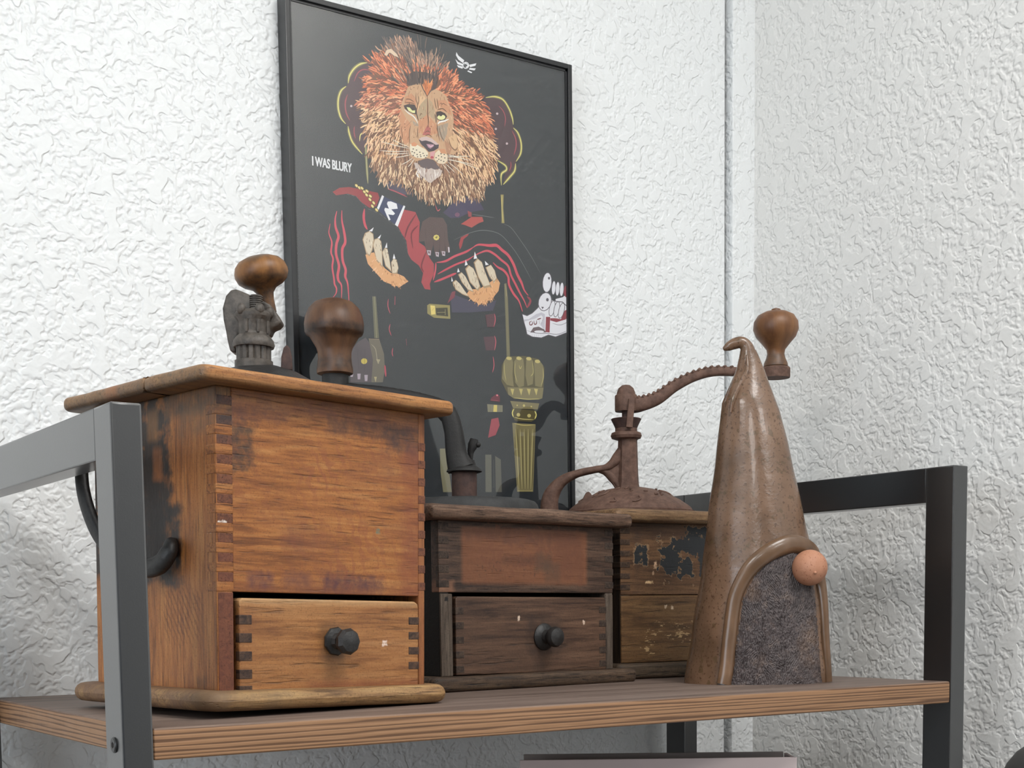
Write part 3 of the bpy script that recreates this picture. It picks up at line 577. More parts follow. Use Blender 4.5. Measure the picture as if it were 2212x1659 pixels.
# ------------------------------------------------------------------ ceramic gnome
G0=Vector((.5955,.1103,0))
gn=thing('ceramic_gnome','brown glazed ceramic gnome with a tall pointed hat and dark beard','figurine',G0,(0,0,0))
def interp(tab,z):
    tab=sorted(tab,key=lambda q:q[1])
    if z<=tab[0][1]: return tab[0][0]
    for (a,za),(b,zc) in zip(tab,tab[1:]):
        if za<=z<=zc: return a+(b-a)*(z-za)/(zc-za) if zc>za else b
    return tab[-1][0]
GL=[(-62.4,0),(-57.6,30.2),(-53.5,58.3),(-47.5,94.2),(-44.3,120),(-41.5,145.8),(-35.5,189.2),(-32.3,216.6),(-29.6,240.1),(-22.5,255.6),(-17.7,267.2),(-15,278.8),(-13.8,285.8)]
GR=[(62.4,0),(60.6,28.9),(58.3,69.1),(53.2,99.1),(47.0,117.1),(41.3,141),(35.2,168.7),(26.2,208.1),(20.1,231.7),(10.9,255.2),(6.8,266.9),(2,278.6),(-1.9,286.4)]
OL=[(-30.9,0),(-28.5,13.8),(-26.9,29.9),(-24.5,50),(-21.3,70),(-16.5,81.9),(-8.5,93.8),(2.7,103.7),(15.5,110.7),(26.7,113.3)]
ORT=[(58.8,0),(57.5,12.8),(55.3,37),(53,69.2),(50.1,89.2),(44.8,104.4),(36.7,111.2),(26.7,113.3)]
def gsurf(s,z,front=True,push=0.):
    """point of the hat/body surface at lateral s and height z (mm)"""
    l,r=interp(GL,z),interp(GR,z); c=(l+r)/2; a=(r-l)/2; b=a*.74
    q=max(-1,min(1,(s-c)/a)); y=b*math.sqrt(max(0,1-q*q))
    n=Vector((q/a,-(math.sqrt(max(0,1-q*q)))/b)); n.normalize()
    s2=s+n.x*push; y2=-y+n.y*push
    return (HR*s2+HD*y2)*.001+Vector((0,0,z*.001))
gb=MB(); NZ=96; NA=96; vs=[]; fs=[]
for k in range(NZ+1):
    z=284*(k/NZ); l,r=interp(GL,z),interp(GR,z); cc=(l+r)/2; a=(r-l)/2; b=a*.74
    a*=1+.006*sin(z*.13); 
    for i in range(NA):
        th=2*pi*i/NA; s=cc+a*cos(th); y=b*sin(th); f=1.
        if y<0 and z<112:
            m=min(s-interp(OL,z),interp(ORT,z)-s)
            if m>0: f=1-.085*min(1,m/3.)
        # shallow overlap fold on the left of the hat
        if y<0 and 205<z<275 and s<cc-a*.55: f*=1-.05*(1-abs(z-240)/35)
        vs.append((HR*(cc+(s-cc)*f)+HD*(y*f))*.001+Vector((0,0,z*.001)))
for k in range(NZ):
    for i in range(NA):
        j=(i+1)%NA; fs.append((k*NA+i,k*NA+j,(k+1)*NA+j,(k+1)*NA+i))
fs.append(tuple(range(NA-1,-1,-1))); fs.append(tuple(NZ*NA+i for i in range(NA)))
gb.add(vs,fs)
tp=smoothp([HR*(s*.001)+Vector((0,0,z*.001)) for s,z in ((-7.4,276),(-7.8,283),(-9.6,288.0),(-13.8,290.6),(-19.6,289.4),(-24.6,287),(-28.6,285.0))],6)
gb.sweep(tp,lerp_list([(.0084,.0070),(.0066,.0058),(.0054,.0050),(.0050,.0048),(.0048,.0044),(.0038,.0036),(.0012,.0012)],len(tp)),side=HD,n=20)
obj('hat_and_body',gb,M_CLAY,gn,ang=60)
seam=[gsurf(s,z,push=.1) for s,z in ((-9.5,279),(-9.2,272),(-9.8,265),(-13.5,257),(-18.5,248),(-22,240),(-24,230))]
obj('hat_fold',MB().sweep(smoothp(seam,5),lerp_list([(.0008,.001),(.0018,.0014),(.0020,.0014),(.0020,.0014),(.0018,.0012),(.0010,.0008)],31),side=HD,n=10),M_CLAY,gn)
# rolled cloak hem
rim=[]
for s,z in OL: rim.append(gsurf(s-2.6*(1-min(1,max(0,(s+10)/40))),max(z,0)+4.5*min(1,max(0,(z-60)/40)),push=-.4))
for s,z in reversed(ORT[:-1]): rim.append(gsurf(min(s+1.0,interp(GR,z)-.6),z+(4.0 if z>95 else 0),push=.8))
rim[0].z=.0005; rim[-1].z=.0005
rp=smoothp(rim,5); rad=lerp_list([(.0062,.0046),(.0062,.0046),(.0062,.0044),(.0064,.0042),(.0074,.0042),(.0082,.0042),(.0070,.0044),(.0048,.0042),(.0038,.0038),(.0036,.0034)],len(rp))
obj('cloak_hem',MB().sweep(rp,rad,side=HD,n=14),M_RIM,gn)
# beard: a lumpy panel with many incised strokes
bd=MB(); NB=190; MZ=230; vs=[]; fs=[]
def beard_pt(u,z,push):
    l,r=interp(OL,z)-.5,interp(ORT,z)+.5; s=l+(r-l)*u
    edge=min(u,1-u)*(r-l)
    return gsurf(s,z,push=-4.6+3.6*min(1,edge/12)+push),s
for k in range(MZ+1):
    z=112.6*k/MZ
    for i in range(NB+1):
        p,s_=beard_pt(i/NB,z,0)
        q1=noise.noise(Vector((s_*.055,z*.055,4.))); ang=round(q1*4.2)*.34; ph_=noise.noise(Vector((s_*.1,z*.1,9.)))*2.
        t_=s_*cos(ang)+z*sin(ang); v_=-s_*sin(ang)+z*cos(ang)
        ridge=abs(sin(t_*2.15+ph_+.8*noise.noise(Vector((s_*.5,z*.5,1.)))))**.7
        brk=noise.noise(Vector((t_*1.1,v_*.28,2.)))
        h_=1.25*ridge*(1 if brk>-.18 else .35)+.35*noise.noise(Vector((s_*1.3,z*1.3,6.)))
        vs.append(beard_pt(i/NB,z,h_-.2)[0])
for k in range(MZ):
    for i in range(NB): q=k*(NB+1)+i; fs.append((q,q+1,q+NB+2,q+NB+1))
bd.add(vs,fs)
obj('beard',bd,M_BEARD,gn,ang=80)
nc=gsurf(35.2,97.7,push=8)
ns=MB().ball(nc,.01480,40,(1,1,1.02))
no=obj('nose',ns,M_NOSE,gn)
obj('nose_pit',MB().ball(nc+(-HD*.0143+HR*.0016-Vector((0,0,.0045))),.0014,10),M_NOSE,gn)

# ------------------------------------------------------------------ framed poster
PX0,PX1,PZ0,PZ1,PY=.2934,.6048,.1730,.6074,.3850
po=thing('framed_poster','black framed poster of an enthroned lion in a tracksuit, hung on the stucco wall','poster',(PX0,PY,PZ0))
PW,PH=PX1-PX0,PZ1-PZ0; fw=.0046; dp=.0165; LO=.022
for (a,b,c2,e2) in ((0,fw,-LO,PH),(PW-fw,PW,-LO,PH),(fw,PW-fw,PH-fw,PH),(fw,PW-fw,-LO,fw-LO)):
    obj('frame_bar',MB().box(a,b,0,dp,c2,e2),M_FRAME,po,bevel=.0006)
obj('frame_lip',MB().box(fw,fw+.0022,.0022,.0040,fw-LO,PH-fw).box(PW-fw-.0022,PW-fw,.0022,.0040,fw-LO,PH-fw).box(fw,PW-fw,.0022,.0040,PH-fw-.0022,PH-fw).box(fw,PW-fw,.0022,.0040,fw-LO,fw+.0022-LO),M_FRAME,po)
PR=.0043
obj('paper',MB().box(fw-.001,PW-fw+.001,PR,PR+.002,fw-.001-LO,PH-fw+.001),M_PAPER,po,smooth=False)
obj('glass_pane',MB().box(fw-.0005,PW-fw+.0005,.0028,.0033,fw-.0005-LO,PH-fw+.0005),M_GLASS,po,smooth=False)
ART=[
("p",(84,66,70),[828,3908,743,3878,666,3802,622,3697,607,3662,550,3619,516,3532,518,3428,553,3346,598,3322,625,3278,633,3223,678,3158,752,3089,790,3112,882,3373,919,3707,875,3861]),
("s",(128,124,84),30,[824,3911,752,3884,686,3830,637,3756,622,3689]),
("s",(128,124,84),30,[602,3659,550,3611,520,3533,518,3444,544,3369,589,3328]),
("s",(128,124,84),30,[612,3312,624,3246,660,3171,752,3089]),
("s",(222,212,128),12,[824,3911,752,3884,686,3830,637,3756,622,3689]),
("s",(222,212,128),12,[602,3659,550,3611,520,3533,518,3444,544,3369,589,3328]),
("s",(222,212,128),12,[612,3312,624,3246,660,3171,752,3089]),
("s",(165,82,90),10,[846,3847,780,3841,722,3798,683,3717]),
("s",(165,82,90),13,[614,3591,589,3514,596,3427,632,3365]),
("s",(165,82,90),10,[678,3324,672,3271,684,3216]),
("n","throne_cushion_print"),
("p",(84,66,70),[2095,3838,2213,3873,2309,3857,2372,3791,2409,3702,2419,3643,2478,3593,2521,3513,2514,3406,2452,3308,2452,3264,2418,3188,2329,3095,2297,3073,2331,3218,2225,3287,2079,3504,1999,3704]),
("s",(128,124,84),30,[2106,3848,2213,3877,2309,3866,2378,3792,2414,3712,2424,3653]),
("s",(128,124,84),30,[2424,3622,2478,3584,2515,3494,2508,3396,2452,3308]),
("s",(128,124,84),30,[2446,3290,2434,3217,2374,3146,2297,3064]),
("s",(128,124,84),30,[2225,3283,2321,3251,2337,3210,2276,3157,2275,3053]),
("s",(222,212,128),12,[2106,3848,2213,3877,2309,3866,2378,3792,2414,3712,2424,3653]),
("s",(222,212,128),12,[2424,3622,2478,3584,2515,3494,2508,3396,2452,3308]),
("s",(222,212,128),12,[2446,3290,2434,3217,2374,3146,2297,3064]),
("s",(222,212,128),12,[2225,3283,2321,3251,2337,3210,2276,3157,2275,3053]),
("s",(165,82,90),10,[2254,3799,2307,3761,2333,3697,2321,3617]),
("s",(165,82,90),13,[2407,3593,2450,3526,2454,3448,2426,3365]),
("s",(165,82,90),10,[2387,3297,2391,3254,2369,3202]),
("n","throne_stud_print"),
("n","throne_stud_print"),
("p",(200,180,182),[785,3755,781,3747,773,3742,764,3743,760,3750,764,3758,773,3763,782,3762]),
("n","throne_stud_print"),
("p",(200,180,182),[661,3498,658,3489,649,3485,640,3486,637,3493,641,3501,650,3506,658,3504]),
("n","throne_stud_print"),
("p",(200,180,182),[2251,3725,2247,3716,2237,3711,2227,3713,2223,3720,2227,3729,2237,3734,2247,3732]),
("n","throne_stud_print"),
("p",(200,180,182),[2233,3579,2228,3570,2218,3565,2209,3567,2205,3574,2209,3583,2219,3588,2229,3586]),
("n","throne_stud_print"),
("p",(200,180,182),[2360,3463,2356,3454,2346,3449,2336,3450,2332,3458,2336,3466,2346,3472,2356,3470]),
("n","throne_stud_print"),
("p",(200,180,182),[2261,3337,2257,3328,2247,3323,2237,3325,2233,3332,2237,3341,2247,3346,2257,3344]),
("n","throne_pole_print"),
("s",(222,212,128),10,[726,3199,737,3258,776,3289]),
("s",(128,124,84),25,[788,3193,793,3031,803,2836]),
("s",(176,172,130),10,[788,3193,793,3031,803,2836]),
("n","throne_pole_print"),
("p",(150,140,92),[2264,2963,2301,2969,2294,2841,2307,2698,2271,2693,2273,2837]),
("s",(205,190,120),9,[2282,2966,2278,2838,2288,2695]),
("n","throne_pole_print"),
("p",(120,115,90),[2293,2115,2320,2127,2334,1991,2348,1553,2311,1550]),
("s",(160,150,112),8,[2307,2117,2320,1990,2328,1551]),
("p",(120,115,90),[2299,1995,2335,2000,2353,1420,2312,1416]),
("s",(160,150,112),8,[2318,1998,2332,1418]),
("n","throne_pole_print"),
("p",(112,110,90),[824,1826,862,1830,886,1454,837,1449]),
("s",(176,170,130),10,[846,1829,862,1451]),
("n","suit_print"),
("p",(76,70,92),[1604,2696,1725,2814,1908,2892,2010,2874,2070,2790,1905,2741,1783,2673,1682,2658]),
("p",(78,76,92),[1669,1957,1789,1929,1932,1903,2055,1883,2201,1950,2158,1843,1889,1796,1686,1774]),
("p",(84,80,96),[968,2862,1102,2914,1199,2861,1278,2813,1152,2793,1029,2827]),
("p",(150,62,66),[441,2706,510,2753,612,2776,697,2775,905,2770,921,2728,885,2647,814,2621,729,2661,679,2705,594,2714,474,2681]),
("p",(170,74,80),[1176,2660,1302,2656,1346,2570,1333,2384,1396,2355,1449,2253,1494,2205,1492,2112,1444,2013,1452,1959,1388,1960,1352,2017,1373,2105,1328,2169,1248,2212,1213,2261,1197,2381,1145,2443,1110,2499]),
("s",(110,48,56),15,[1311,2642,1218,2506,1179,2394]),
("s",(120,52,60),15,[1327,2537,1253,2450,1268,2314]),
("s",(120,52,60),15,[1413,2311,1356,2172,1382,2114]),
("p",(176,84,80),[1802,2617,1863,2659,1925,2702,2048,2720,2063,2680,2006,2655,1923,2601,1842,2615]),
("p",(150,76,80),[1880,2754,1926,2744,1925,2702,1889,2697]),
("p",(165,72,76),[1800,2492,1892,2546,1881,2520,1830,2479,1808,2409,1788,2377,1776,2422]),
("p",(120,84,106),[1791,2703,1788,2694,1781,2686,1769,2680,1757,2679,1745,2681,1738,2687,1735,2695,1738,2704,1746,2712,1757,2718,1770,2720,1781,2717,1789,2712]),
("s",(180,90,100),10,[1003,2823,1099,2808,1215,2780]),
("s",(150,70,78),15,[1055,2824,1197,2793]),
("s",(180,90,96),10,[1521,2750,1545,2704,1575,2725]),
("p",(130,70,80),[1689,1968,1730,1981,1719,1921,1668,1881,1637,1853]),
("n","badge_print"),
("p",(232,233,236),[948,2756,969,2748,912,2615,893,2632]),
("p",(60,68,98),[970,2746,1179,2691,1084,2506,906,2611]),
("p",(232,233,236),[1175,2698,1193,2692,1108,2494,1078,2508]),
("p",(232,233,236),[1007,2707,1040,2714,1101,2702,1111,2658,1043,2642,1082,2610,1064,2593,1010,2592,1033,2547,1015,2538,969,2626,977,2647,1018,2644,998,2686]),
("p",(96,82,44),[701,2785,690,2780,677,2783,667,2792,664,2804,669,2814,680,2818,693,2815,703,2806,706,2794]),
("p",(226,206,140),[698,2788,690,2786,681,2788,673,2795,670,2804,673,2810,680,2812,690,2810,697,2803,700,2794]),
("p",(96,82,44),[732,2771,721,2767,708,2769,697,2778,694,2789,698,2799,709,2803,722,2801,732,2792,736,2781]),
("p",(226,206,140),[728,2774,720,2772,711,2774,703,2781,699,2789,702,2796,709,2798,719,2796,727,2789,730,2781]),
("p",(96,82,44),[759,2772,748,2768,734,2770,723,2778,719,2789,723,2798,733,2803,747,2801,758,2793,762,2782]),
("p",(226,206,140),[754,2776,747,2773,737,2775,729,2781,725,2789,727,2795,734,2798,744,2796,753,2790,757,2782]),
("p",(96,82,44),[783,2742,772,2738,759,2740,748,2749,744,2760,749,2770,760,2774,773,2772,783,2763,787,2752]),
("p",(226,206,140),[779,2745,771,2743,762,2745,754,2752,750,2760,753,2767,760,2769,770,2767,778,2760,781,2752]),
("p",(96,82,44),[811,2755,800,2750,786,2751,775,2759,770,2770,773,2779,784,2785,797,2783,809,2776,814,2765]),
("p",(226,206,140),[806,2758,799,2755,789,2757,780,2762,776,2770,777,2777,785,2780,795,2778,804,2773,808,2765]),
("p",(96,82,44),[803,2718,792,2714,779,2717,769,2726,766,2738,770,2748,782,2752,795,2749,805,2740,808,2728]),
("p",(226,206,140),[799,2722,792,2719,782,2722,775,2729,772,2738,774,2744,782,2747,791,2744,799,2737,802,2728]),
("p",(96,82,44),[844,2715,833,2710,819,2712,808,2720,804,2731,808,2741,818,2746,832,2744,843,2736,848,2725]),
("p",(226,206,140),[839,2718,832,2715,822,2717,814,2723,810,2731,812,2738,819,2741,829,2739,838,2732,842,2724]),
("p",(96,82,44),[836,2682,825,2678,812,2682,802,2691,800,2703,805,2712,816,2716,829,2713,839,2703,841,2691]),
("p",(226,206,140),[833,2685,825,2683,816,2687,808,2694,806,2702,809,2709,816,2711,825,2708,833,2701,836,2692]),
("p",(96,82,44),[875,2658,864,2654,851,2658,841,2667,838,2679,843,2688,855,2692,867,2689,877,2679,880,2667]),
("p",(226,206,140),[871,2661,863,2659,854,2662,847,2670,844,2678,847,2685,855,2687,864,2684,871,2676,874,2668]),
("p",(96,82,44),[859,2624,848,2621,836,2626,827,2636,825,2648,831,2657,842,2661,855,2656,864,2646,865,2634]),
("p",(226,206,140),[856,2628,848,2627,840,2631,833,2638,831,2647,834,2654,842,2655,851,2651,858,2644,860,2635]),
("p",(96,82,44),[905,2599,893,2595,880,2598,870,2607,867,2619,872,2628,883,2632,896,2629,906,2620,910,2609]),
("p",(226,206,140),[901,2602,893,2600,884,2603,876,2610,873,2618,876,2625,883,2627,893,2624,900,2617,904,2609]),
("s",(176,176,176),4,[585,2709,613,2707]),
("s",(176,176,176),4,[632,2705,660,2703]),
("s",(176,176,176),4,[679,2701,696,2687]),
("s",(176,176,176),4,[708,2678,726,2664]),
("s",(176,176,176),4,[737,2655,755,2642]),
("s",(176,176,176),4,[767,2633,785,2620]),
("s",(176,176,176),4,[797,2611,833,2603]),
("s",(176,176,176),4,[857,2598,894,2590]),
("s",(176,176,176),4,[918,2584,944,2570]),
("s",(176,176,176),4,[961,2560,987,2546]),
("s",(176,176,176),4,[1005,2537,1031,2524]),
("s",(176,176,176),4,[1049,2516,1075,2504]),
("s",(176,176,176),4,[1092,2496,1108,2478]),
("s",(176,176,176),4,[1118,2466,1134,2447]),
("s",(176,176,176),4,[1145,2435,1158,2416]),
("s",(176,176,176),4,[1166,2404,1179,2385]),
("s",(176,176,176),4,[1188,2372,1193,2348]),
("s",(176,176,176),4,[1196,2332,1201,2307]),
("s",(176,176,176),4,[1204,2291,1215,2269]),
("s",(176,176,176),4,[1221,2255,1232,2233]),
("n","stripe_print"),
("s",(205,84,98),17,[409,2421,394,2338,421,2261,411,2170,430,2114,420,2038,434,1944,439,1892,457,1857,452,1812,417,1767]),
("s",(205,84,98),25,[479,2542,461,2473,463,2399,490,2322,468,2252,461,2162,488,2062,473,1978,480,1927,509,1886,506,1774]),
("s",(205,84,98),25,[530,2557,528,2468,547,2374,557,2279,526,2215,527,2112,555,2033,549,1973,573,1908,582,1745]),
("s",(205,84,98),25,[762,2606,752,2530,763,2464,788,2423]),
("n","stripe_print"),
("s",(205,84,98),20,[1525,2222,1625,2248,1726,2306,1858,2366,1940,2419]),
("s",(205,84,98),30,[1940,2419,2002,2452,2126,2460,2210,2472,2272,2437,2345,2396,2407,2318,2449,2229,2501,2149,2532,2083,2580,2037]),
("s",(205,84,98),17,[1533,2115,1623,2168,1745,2234,1857,2282,1939,2334]),
("s",(205,84,98),23,[1939,2334,2022,2379,2105,2407,2187,2384,2260,2342,2343,2293,2374,2211,2426,2131,2478,2051,2531,1979,2562,1917]),
("s",(205,84,98),20,[1492,2036,1572,2070,1692,2127,1743,2150]),
("s",(205,84,98),25,[2165,2304,2217,2268,2290,2243,2342,2190,2351,2114,2403,2034,2466,1972,2508,1872]),
("s",(205,84,98),15,[1515,2221,1509,2146,1482,2051]),
("s",(150,70,80),25,[2564,2026,2606,1988,2562,1913]),
("s",(112,117,117),6,[1719,2456,1902,2548,2066,2596,2243,2587,2368,2502,2472,2395,2578,2253,2620,2189]),
("s",(108,113,113),6,[2297,2688,2381,2666,2485,2569,2612,2431,2730,2272]),
("s",(110,112,114),6,[1925,2727,2069,2731,2193,2732]),
("n","glove_print"),
("p",(94,78,76),[1345,2478,1376,2581,1455,2633,1603,2647,1646,2587,1654,2455,1675,2375,1656,2331,1631,2336,1620,2401,1621,2297,1581,2292,1553,2358,1551,2280,1511,2274,1489,2383,1462,2279,1420,2279,1392,2403,1333,2386]),
("s",(66,54,54),8,[1404,2519,1424,2308]),
("s",(66,54,54),8,[1486,2490,1498,2318]),
("s",(66,54,54),8,[1562,2500,1559,2326]),
("s",(66,54,54),8,[1618,2516,1619,2351]),
("p",(190,178,186),[1419,2322,1463,2325,1458,2278,1428,2279]),
("p",(120,100,104),[1429,2314,1453,2314,1451,2294,1434,2295]),
("p",(190,178,186),[1511,2318,1553,2320,1548,2277,1520,2279]),
("p",(120,100,104),[1521,2310,1543,2309,1540,2293,1527,2295]),
("p",(190,178,186),[1581,2335,1623,2337,1618,2294,1590,2295]),
("p",(120,100,104),[1591,2326,1612,2326,1610,2310,1596,2311]),
("p",(205,195,200),[1652,2384,1669,2382,1672,2337,1656,2331]),
("p",(214,198,112),[1559,2459,1548,2438,1524,2427,1501,2432,1491,2449,1502,2469,1525,2480,1549,2476]),
("p",(90,80,40),[1545,2457,1539,2445,1525,2439,1511,2441,1505,2451,1511,2462,1525,2469,1539,2466]),
("s",(214,198,112),8,[1538,2464,1515,2461,1515,2443,1538,2446,1538,2456,1526,2454]),
("n","belt_buckle_print"),
("p",(150,140,92),[1411,1811,1439,1829,1663,1839,1667,1712,1485,1703,1412,1735]),
("p",(74,72,58),[1505,1796,1637,1815,1643,1732,1511,1729]),
("p",(226,206,122),[1446,1815,1497,1816,1501,1738,1454,1728]),
("s",(190,180,130),11,[1521,1756,1611,1768]),
("s",(190,180,130),11,[1611,1796,1610,1741]),
("s",(150,130,60),7,[1462,1767,1487,1794]),
("n","paw_print"),
("p",(222,168,120),[761,2194,849,2228,908,2153,960,2099,1029,2062,1083,2069,1163,2048,1212,2008,1152,1970,1116,1943,1089,1959,1062,1940,1027,1959,948,1976,870,2042,785,2115]),
("p",(178,150,116),[734,2326,761,2389,809,2415,848,2394,855,2335,836,2242,804,2185,770,2203]),
("p",(178,150,116),[840,2295,860,2347,900,2365,930,2337,937,2270,942,2097,873,2156]),
("p",(178,150,116),[936,2240,964,2283,994,2278,1010,2204,1034,2070,969,2115]),
("p",(178,150,116),[1030,2161,1055,2198,1090,2192,1107,2125,1092,2062,1038,2056]),
("p",(216,202,178),[743,2327,767,2385,809,2407,842,2388,848,2335,831,2251,804,2200,774,2217]),
("p",(216,202,178),[848,2295,865,2342,900,2358,925,2333,932,2273,935,2117,876,2170]),
("p",(216,202,178),[943,2239,967,2278,993,2273,1007,2207,1027,2086,971,2127]),
("p",(216,202,178),[1035,2161,1057,2195,1087,2189,1101,2129,1088,2072,1042,2066]),
("p",(235,235,238),[802,2411,854,2453,837,2413]),
("p",(235,235,238),[891,2361,930,2399,915,2359]),
("p",(235,235,238),[967,2283,989,2336,992,2287]),
("p",(235,235,238),[1048,2195,1062,2243,1077,2199]),
("s",(150,128,102),5,[784,2346,781,2333,784,2326]),
("s",(232,222,202),5,[822,2320,825,2308,820,2300]),
("s",(186,164,134),5,[840,2328,838,2316,843,2303]),
("s",(112,94,76),5,[815,2284,814,2272,820,2261]),
("s",(150,128,102),5,[773,2317,776,2306,773,2297]),
("s",(232,222,202),5,[832,2324,831,2312,828,2296]),
("s",(186,164,134),5,[777,2228,783,2216,779,2204]),
("s",(112,94,76),5,[804,2336,807,2324,805,2312]),
("s",(150,128,102),5,[764,2384,768,2373,761,2361]),
("s",(150,128,102),5,[924,2324,921,2312,927,2302]),
("s",(232,222,202),5,[909,2268,908,2256,915,2243]),
("s",(186,164,134),5,[870,2280,867,2267,874,2260]),
("s",(112,94,76),5,[913,2302,915,2290,917,2275]),
("s",(150,128,102),5,[929,2270,930,2258,937,2252]),
("s",(232,222,202),5,[914,2304,918,2292,914,2278]),
("s",(186,164,134),5,[926,2269,930,2258,923,2248]),
("s",(112,94,76),5,[917,2268,917,2256,915,2249]),
("s",(150,128,102),5,[878,2308,877,2296,879,2281]),
("s",(150,128,102),5,[973,2244,974,2232,973,2216]),
("s",(232,222,202),5,[993,2267,991,2255,997,2245]),
("s",(186,164,134),5,[994,2273,994,2260,998,2253]),
("s",(112,94,76),5,[991,2253,998,2242,999,2231]),
("s",(150,128,102),5,[992,2256,991,2244,990,2230]),
("s",(232,222,202),5,[993,2265,993,2253,997,2245]),
("s",(186,164,134),5,[971,2253,969,2240,971,2234]),
("s",(112,94,76),5,[966,2274,966,2262,967,2248]),
("s",(150,128,102),5,[980,2217,979,2204,982,2191]),
("s",(150,128,102),5,[1041,2062,1037,2050,1038,2033]),
("s",(232,222,202),5,[1100,2126,1101,2114,1098,2102]),
("s",(186,164,134),5,[1056,2142,1059,2130,1059,2119]),
("s",(112,94,76),5,[1089,2187,1087,2175,1093,2168]),
("s",(150,128,102),5,[1047,2148,1053,2137,1055,2125]),
("s",(232,222,202),5,[1080,2097,1078,2084,1083,2078]),
("s",(186,164,134),5,[1059,2109,1057,2096,1058,2080]),
("s",(112,94,76),5,[1045,2150,1052,2138,1044,2124]),
("s",(150,128,102),5,[1084,2085,1083,2072,1090,2059]),
("s",(236,190,146),6,[872,2085,859,2073,847,2065]),
("s",(206,146,98),6,[1031,1970,1033,1959,1032,1947]),
("s",(226,174,126),6,[882,2109,868,2097,855,2091]),
("s",(170,118,80),6,[974,2080,970,2069,963,2060]),
("s",(236,190,146),6,[961,2093,954,2082,945,2069]),
("s",(206,146,98),6,[842,2113,828,2100,814,2088]),
("s",(226,174,126),6,[1075,1973,1081,1963,1083,1949]),
("s",(170,118,80),6,[1062,1973,1066,1962,1075,1949]),
("s",(236,190,146),6,[915,2147,908,2136,901,2126]),
("s",(206,146,98),6,[963,2091,956,2080,950,2070]),
("s",(226,174,126),6,[914,2149,906,2137,899,2129]),
("s",(170,118,80),6,[1048,2059,1053,2049,1054,2045]),
("s",(236,190,146),6,[1055,1959,1059,1949,1060,1942]),
("s",(206,146,98),6,[1158,1997,1169,1988,1175,1976]),
("s",(226,174,126),6,[1004,2057,1004,2047,1004,2033]),
("s",(170,118,80),6,[1032,1969,1034,1958,1040,1952]),
("s",(236,190,146),6,[877,2097,864,2085,846,2078]),
("s",(206,146,98),6,[1080,2049,1090,2039,1100,2027]),
("s",(226,174,126),6,[1082,1966,1087,1956,1094,1945]),
("s",(170,118,80),6,[1178,2031,1189,2021,1197,2010]),
("s",(236,190,146),6,[879,2063,870,2052,863,2039]),
("s",(206,146,98),6,[1079,1981,1086,1971,1092,1965]),
("s",(226,174,126),6,[991,1985,990,1975,985,1968]),
("s",(170,118,80),6,[1035,2060,1038,2050,1041,2045]),
("s",(236,190,146),6,[1112,1979,1120,1969,1131,1958]),
("s",(206,146,98),6,[1095,1958,1101,1948,1106,1934]),
("s",(226,174,126),6,[918,2145,909,2133,897,2121]),
("s",(170,118,80),6,[1162,2020,1174,2011,1183,2005]),
("s",(236,190,146),6,[945,2056,935,2044,928,2030]),
("s",(206,146,98),6,[992,2064,990,2053,986,2048]),
("s",(226,174,126),6,[925,2093,910,2081,895,2072]),
("s",(170,118,80),6,[1059,1948,1063,1937,1068,1927]),
("s",(236,190,146),6,[900,2053,891,2041,886,2035]),
("s",(206,146,98),6,[923,2139,914,2127,906,2114]),
("s",(226,174,126),6,[876,2191,866,2179,857,2165]),
("s",(170,118,80),6,[1118,2029,1130,2020,1140,2008]),
("s",(236,190,146),6,[884,2175,874,2163,860,2152]),
("s",(206,146,98),6,[1060,1971,1064,1961,1068,1956]),
("s",(226,174,126),6,[953,2013,949,2002,940,1993]),
("s",(170,118,80),6,[1046,1992,1051,1982,1052,1974]),
("s",(236,190,146),6,[1054,1957,1058,1946,1062,1940]),
("s",(206,146,98),6,[1047,2064,1049,2053,1050,2039]),
("s",(226,174,126),6,[1094,1972,1101,1962,1107,1957]),
("s",(170,118,80),6,[1062,2056,1068,2046,1072,2041]),
("s",(236,190,146),6,[1100,2058,1107,2049,1114,2042]),
("s",(206,146,98),6,[1074,1976,1080,1966,1087,1956]),
("s",(226,174,126),6,[1078,1975,1084,1965,1094,1955]),
("s",(170,118,80),6,[1032,1987,1035,1977,1035,1972]),
("s",(236,190,146),6,[1056,2059,1061,2049,1065,2035]),
("s",(206,146,98),6,[1121,2026,1133,2016,1142,2003]),
("s",(226,174,126),6,[1083,2054,1090,2045,1097,2032]),
("s",(170,118,80),6,[980,1983,978,1972,980,1960]),
("s",(236,190,146),6,[1044,1983,1048,1973,1054,1964]),
("s",(206,146,98),6,[1042,1989,1046,1979,1054,1967]),
("s",(226,174,126),6,[1012,2000,1013,1990,1013,1983]),
("s",(170,118,80),6,[1027,2059,1029,2049,1027,2041]),
("s",(236,190,146),6,[855,2079,843,2067,831,2052]),
("s",(206,146,98),6,[840,2146,825,2133,809,2123]),
("s",(226,174,126),6,[1049,1958,1053,1948,1055,1939]),
("s",(170,118,80),6,[1109,2058,1116,2048,1123,2036]),
("s",(236,190,146),6,[888,2076,876,2063,865,2047]),
("s",(206,146,98),6,[1025,2060,1026,2049,1027,2037]),
("s",(226,174,126),6,[927,2003,922,1992,916,1983]),
("s",(170,118,80),6,[1115,1944,1122,1934,1127,1926]),
("s",(236,190,146),6,[1148,2008,1159,1999,1173,1986]),
("s",(206,146,98),6,[948,2109,943,2098,941,2087]),
("s",(226,174,126),6,[1097,1959,1104,1949,1111,1945]),
("s",(170,118,80),6,[993,2061,991,2050,989,2045]),
("s",(236,190,146),6,[850,2160,837,2147,824,2132]),
("s",(206,146,98),6,[1034,1966,1036,1956,1043,1943]),
("n","paw_print"),
("p",(222,168,120),[1851,1961,1893,2017,1995,2029,2100,2092,2205,2164,2244,2118,2224,2038,2181,1991,2149,1944,2097,1930,2076,1889,2034,1902,1993,1876,1962,1906,1932,1903]),
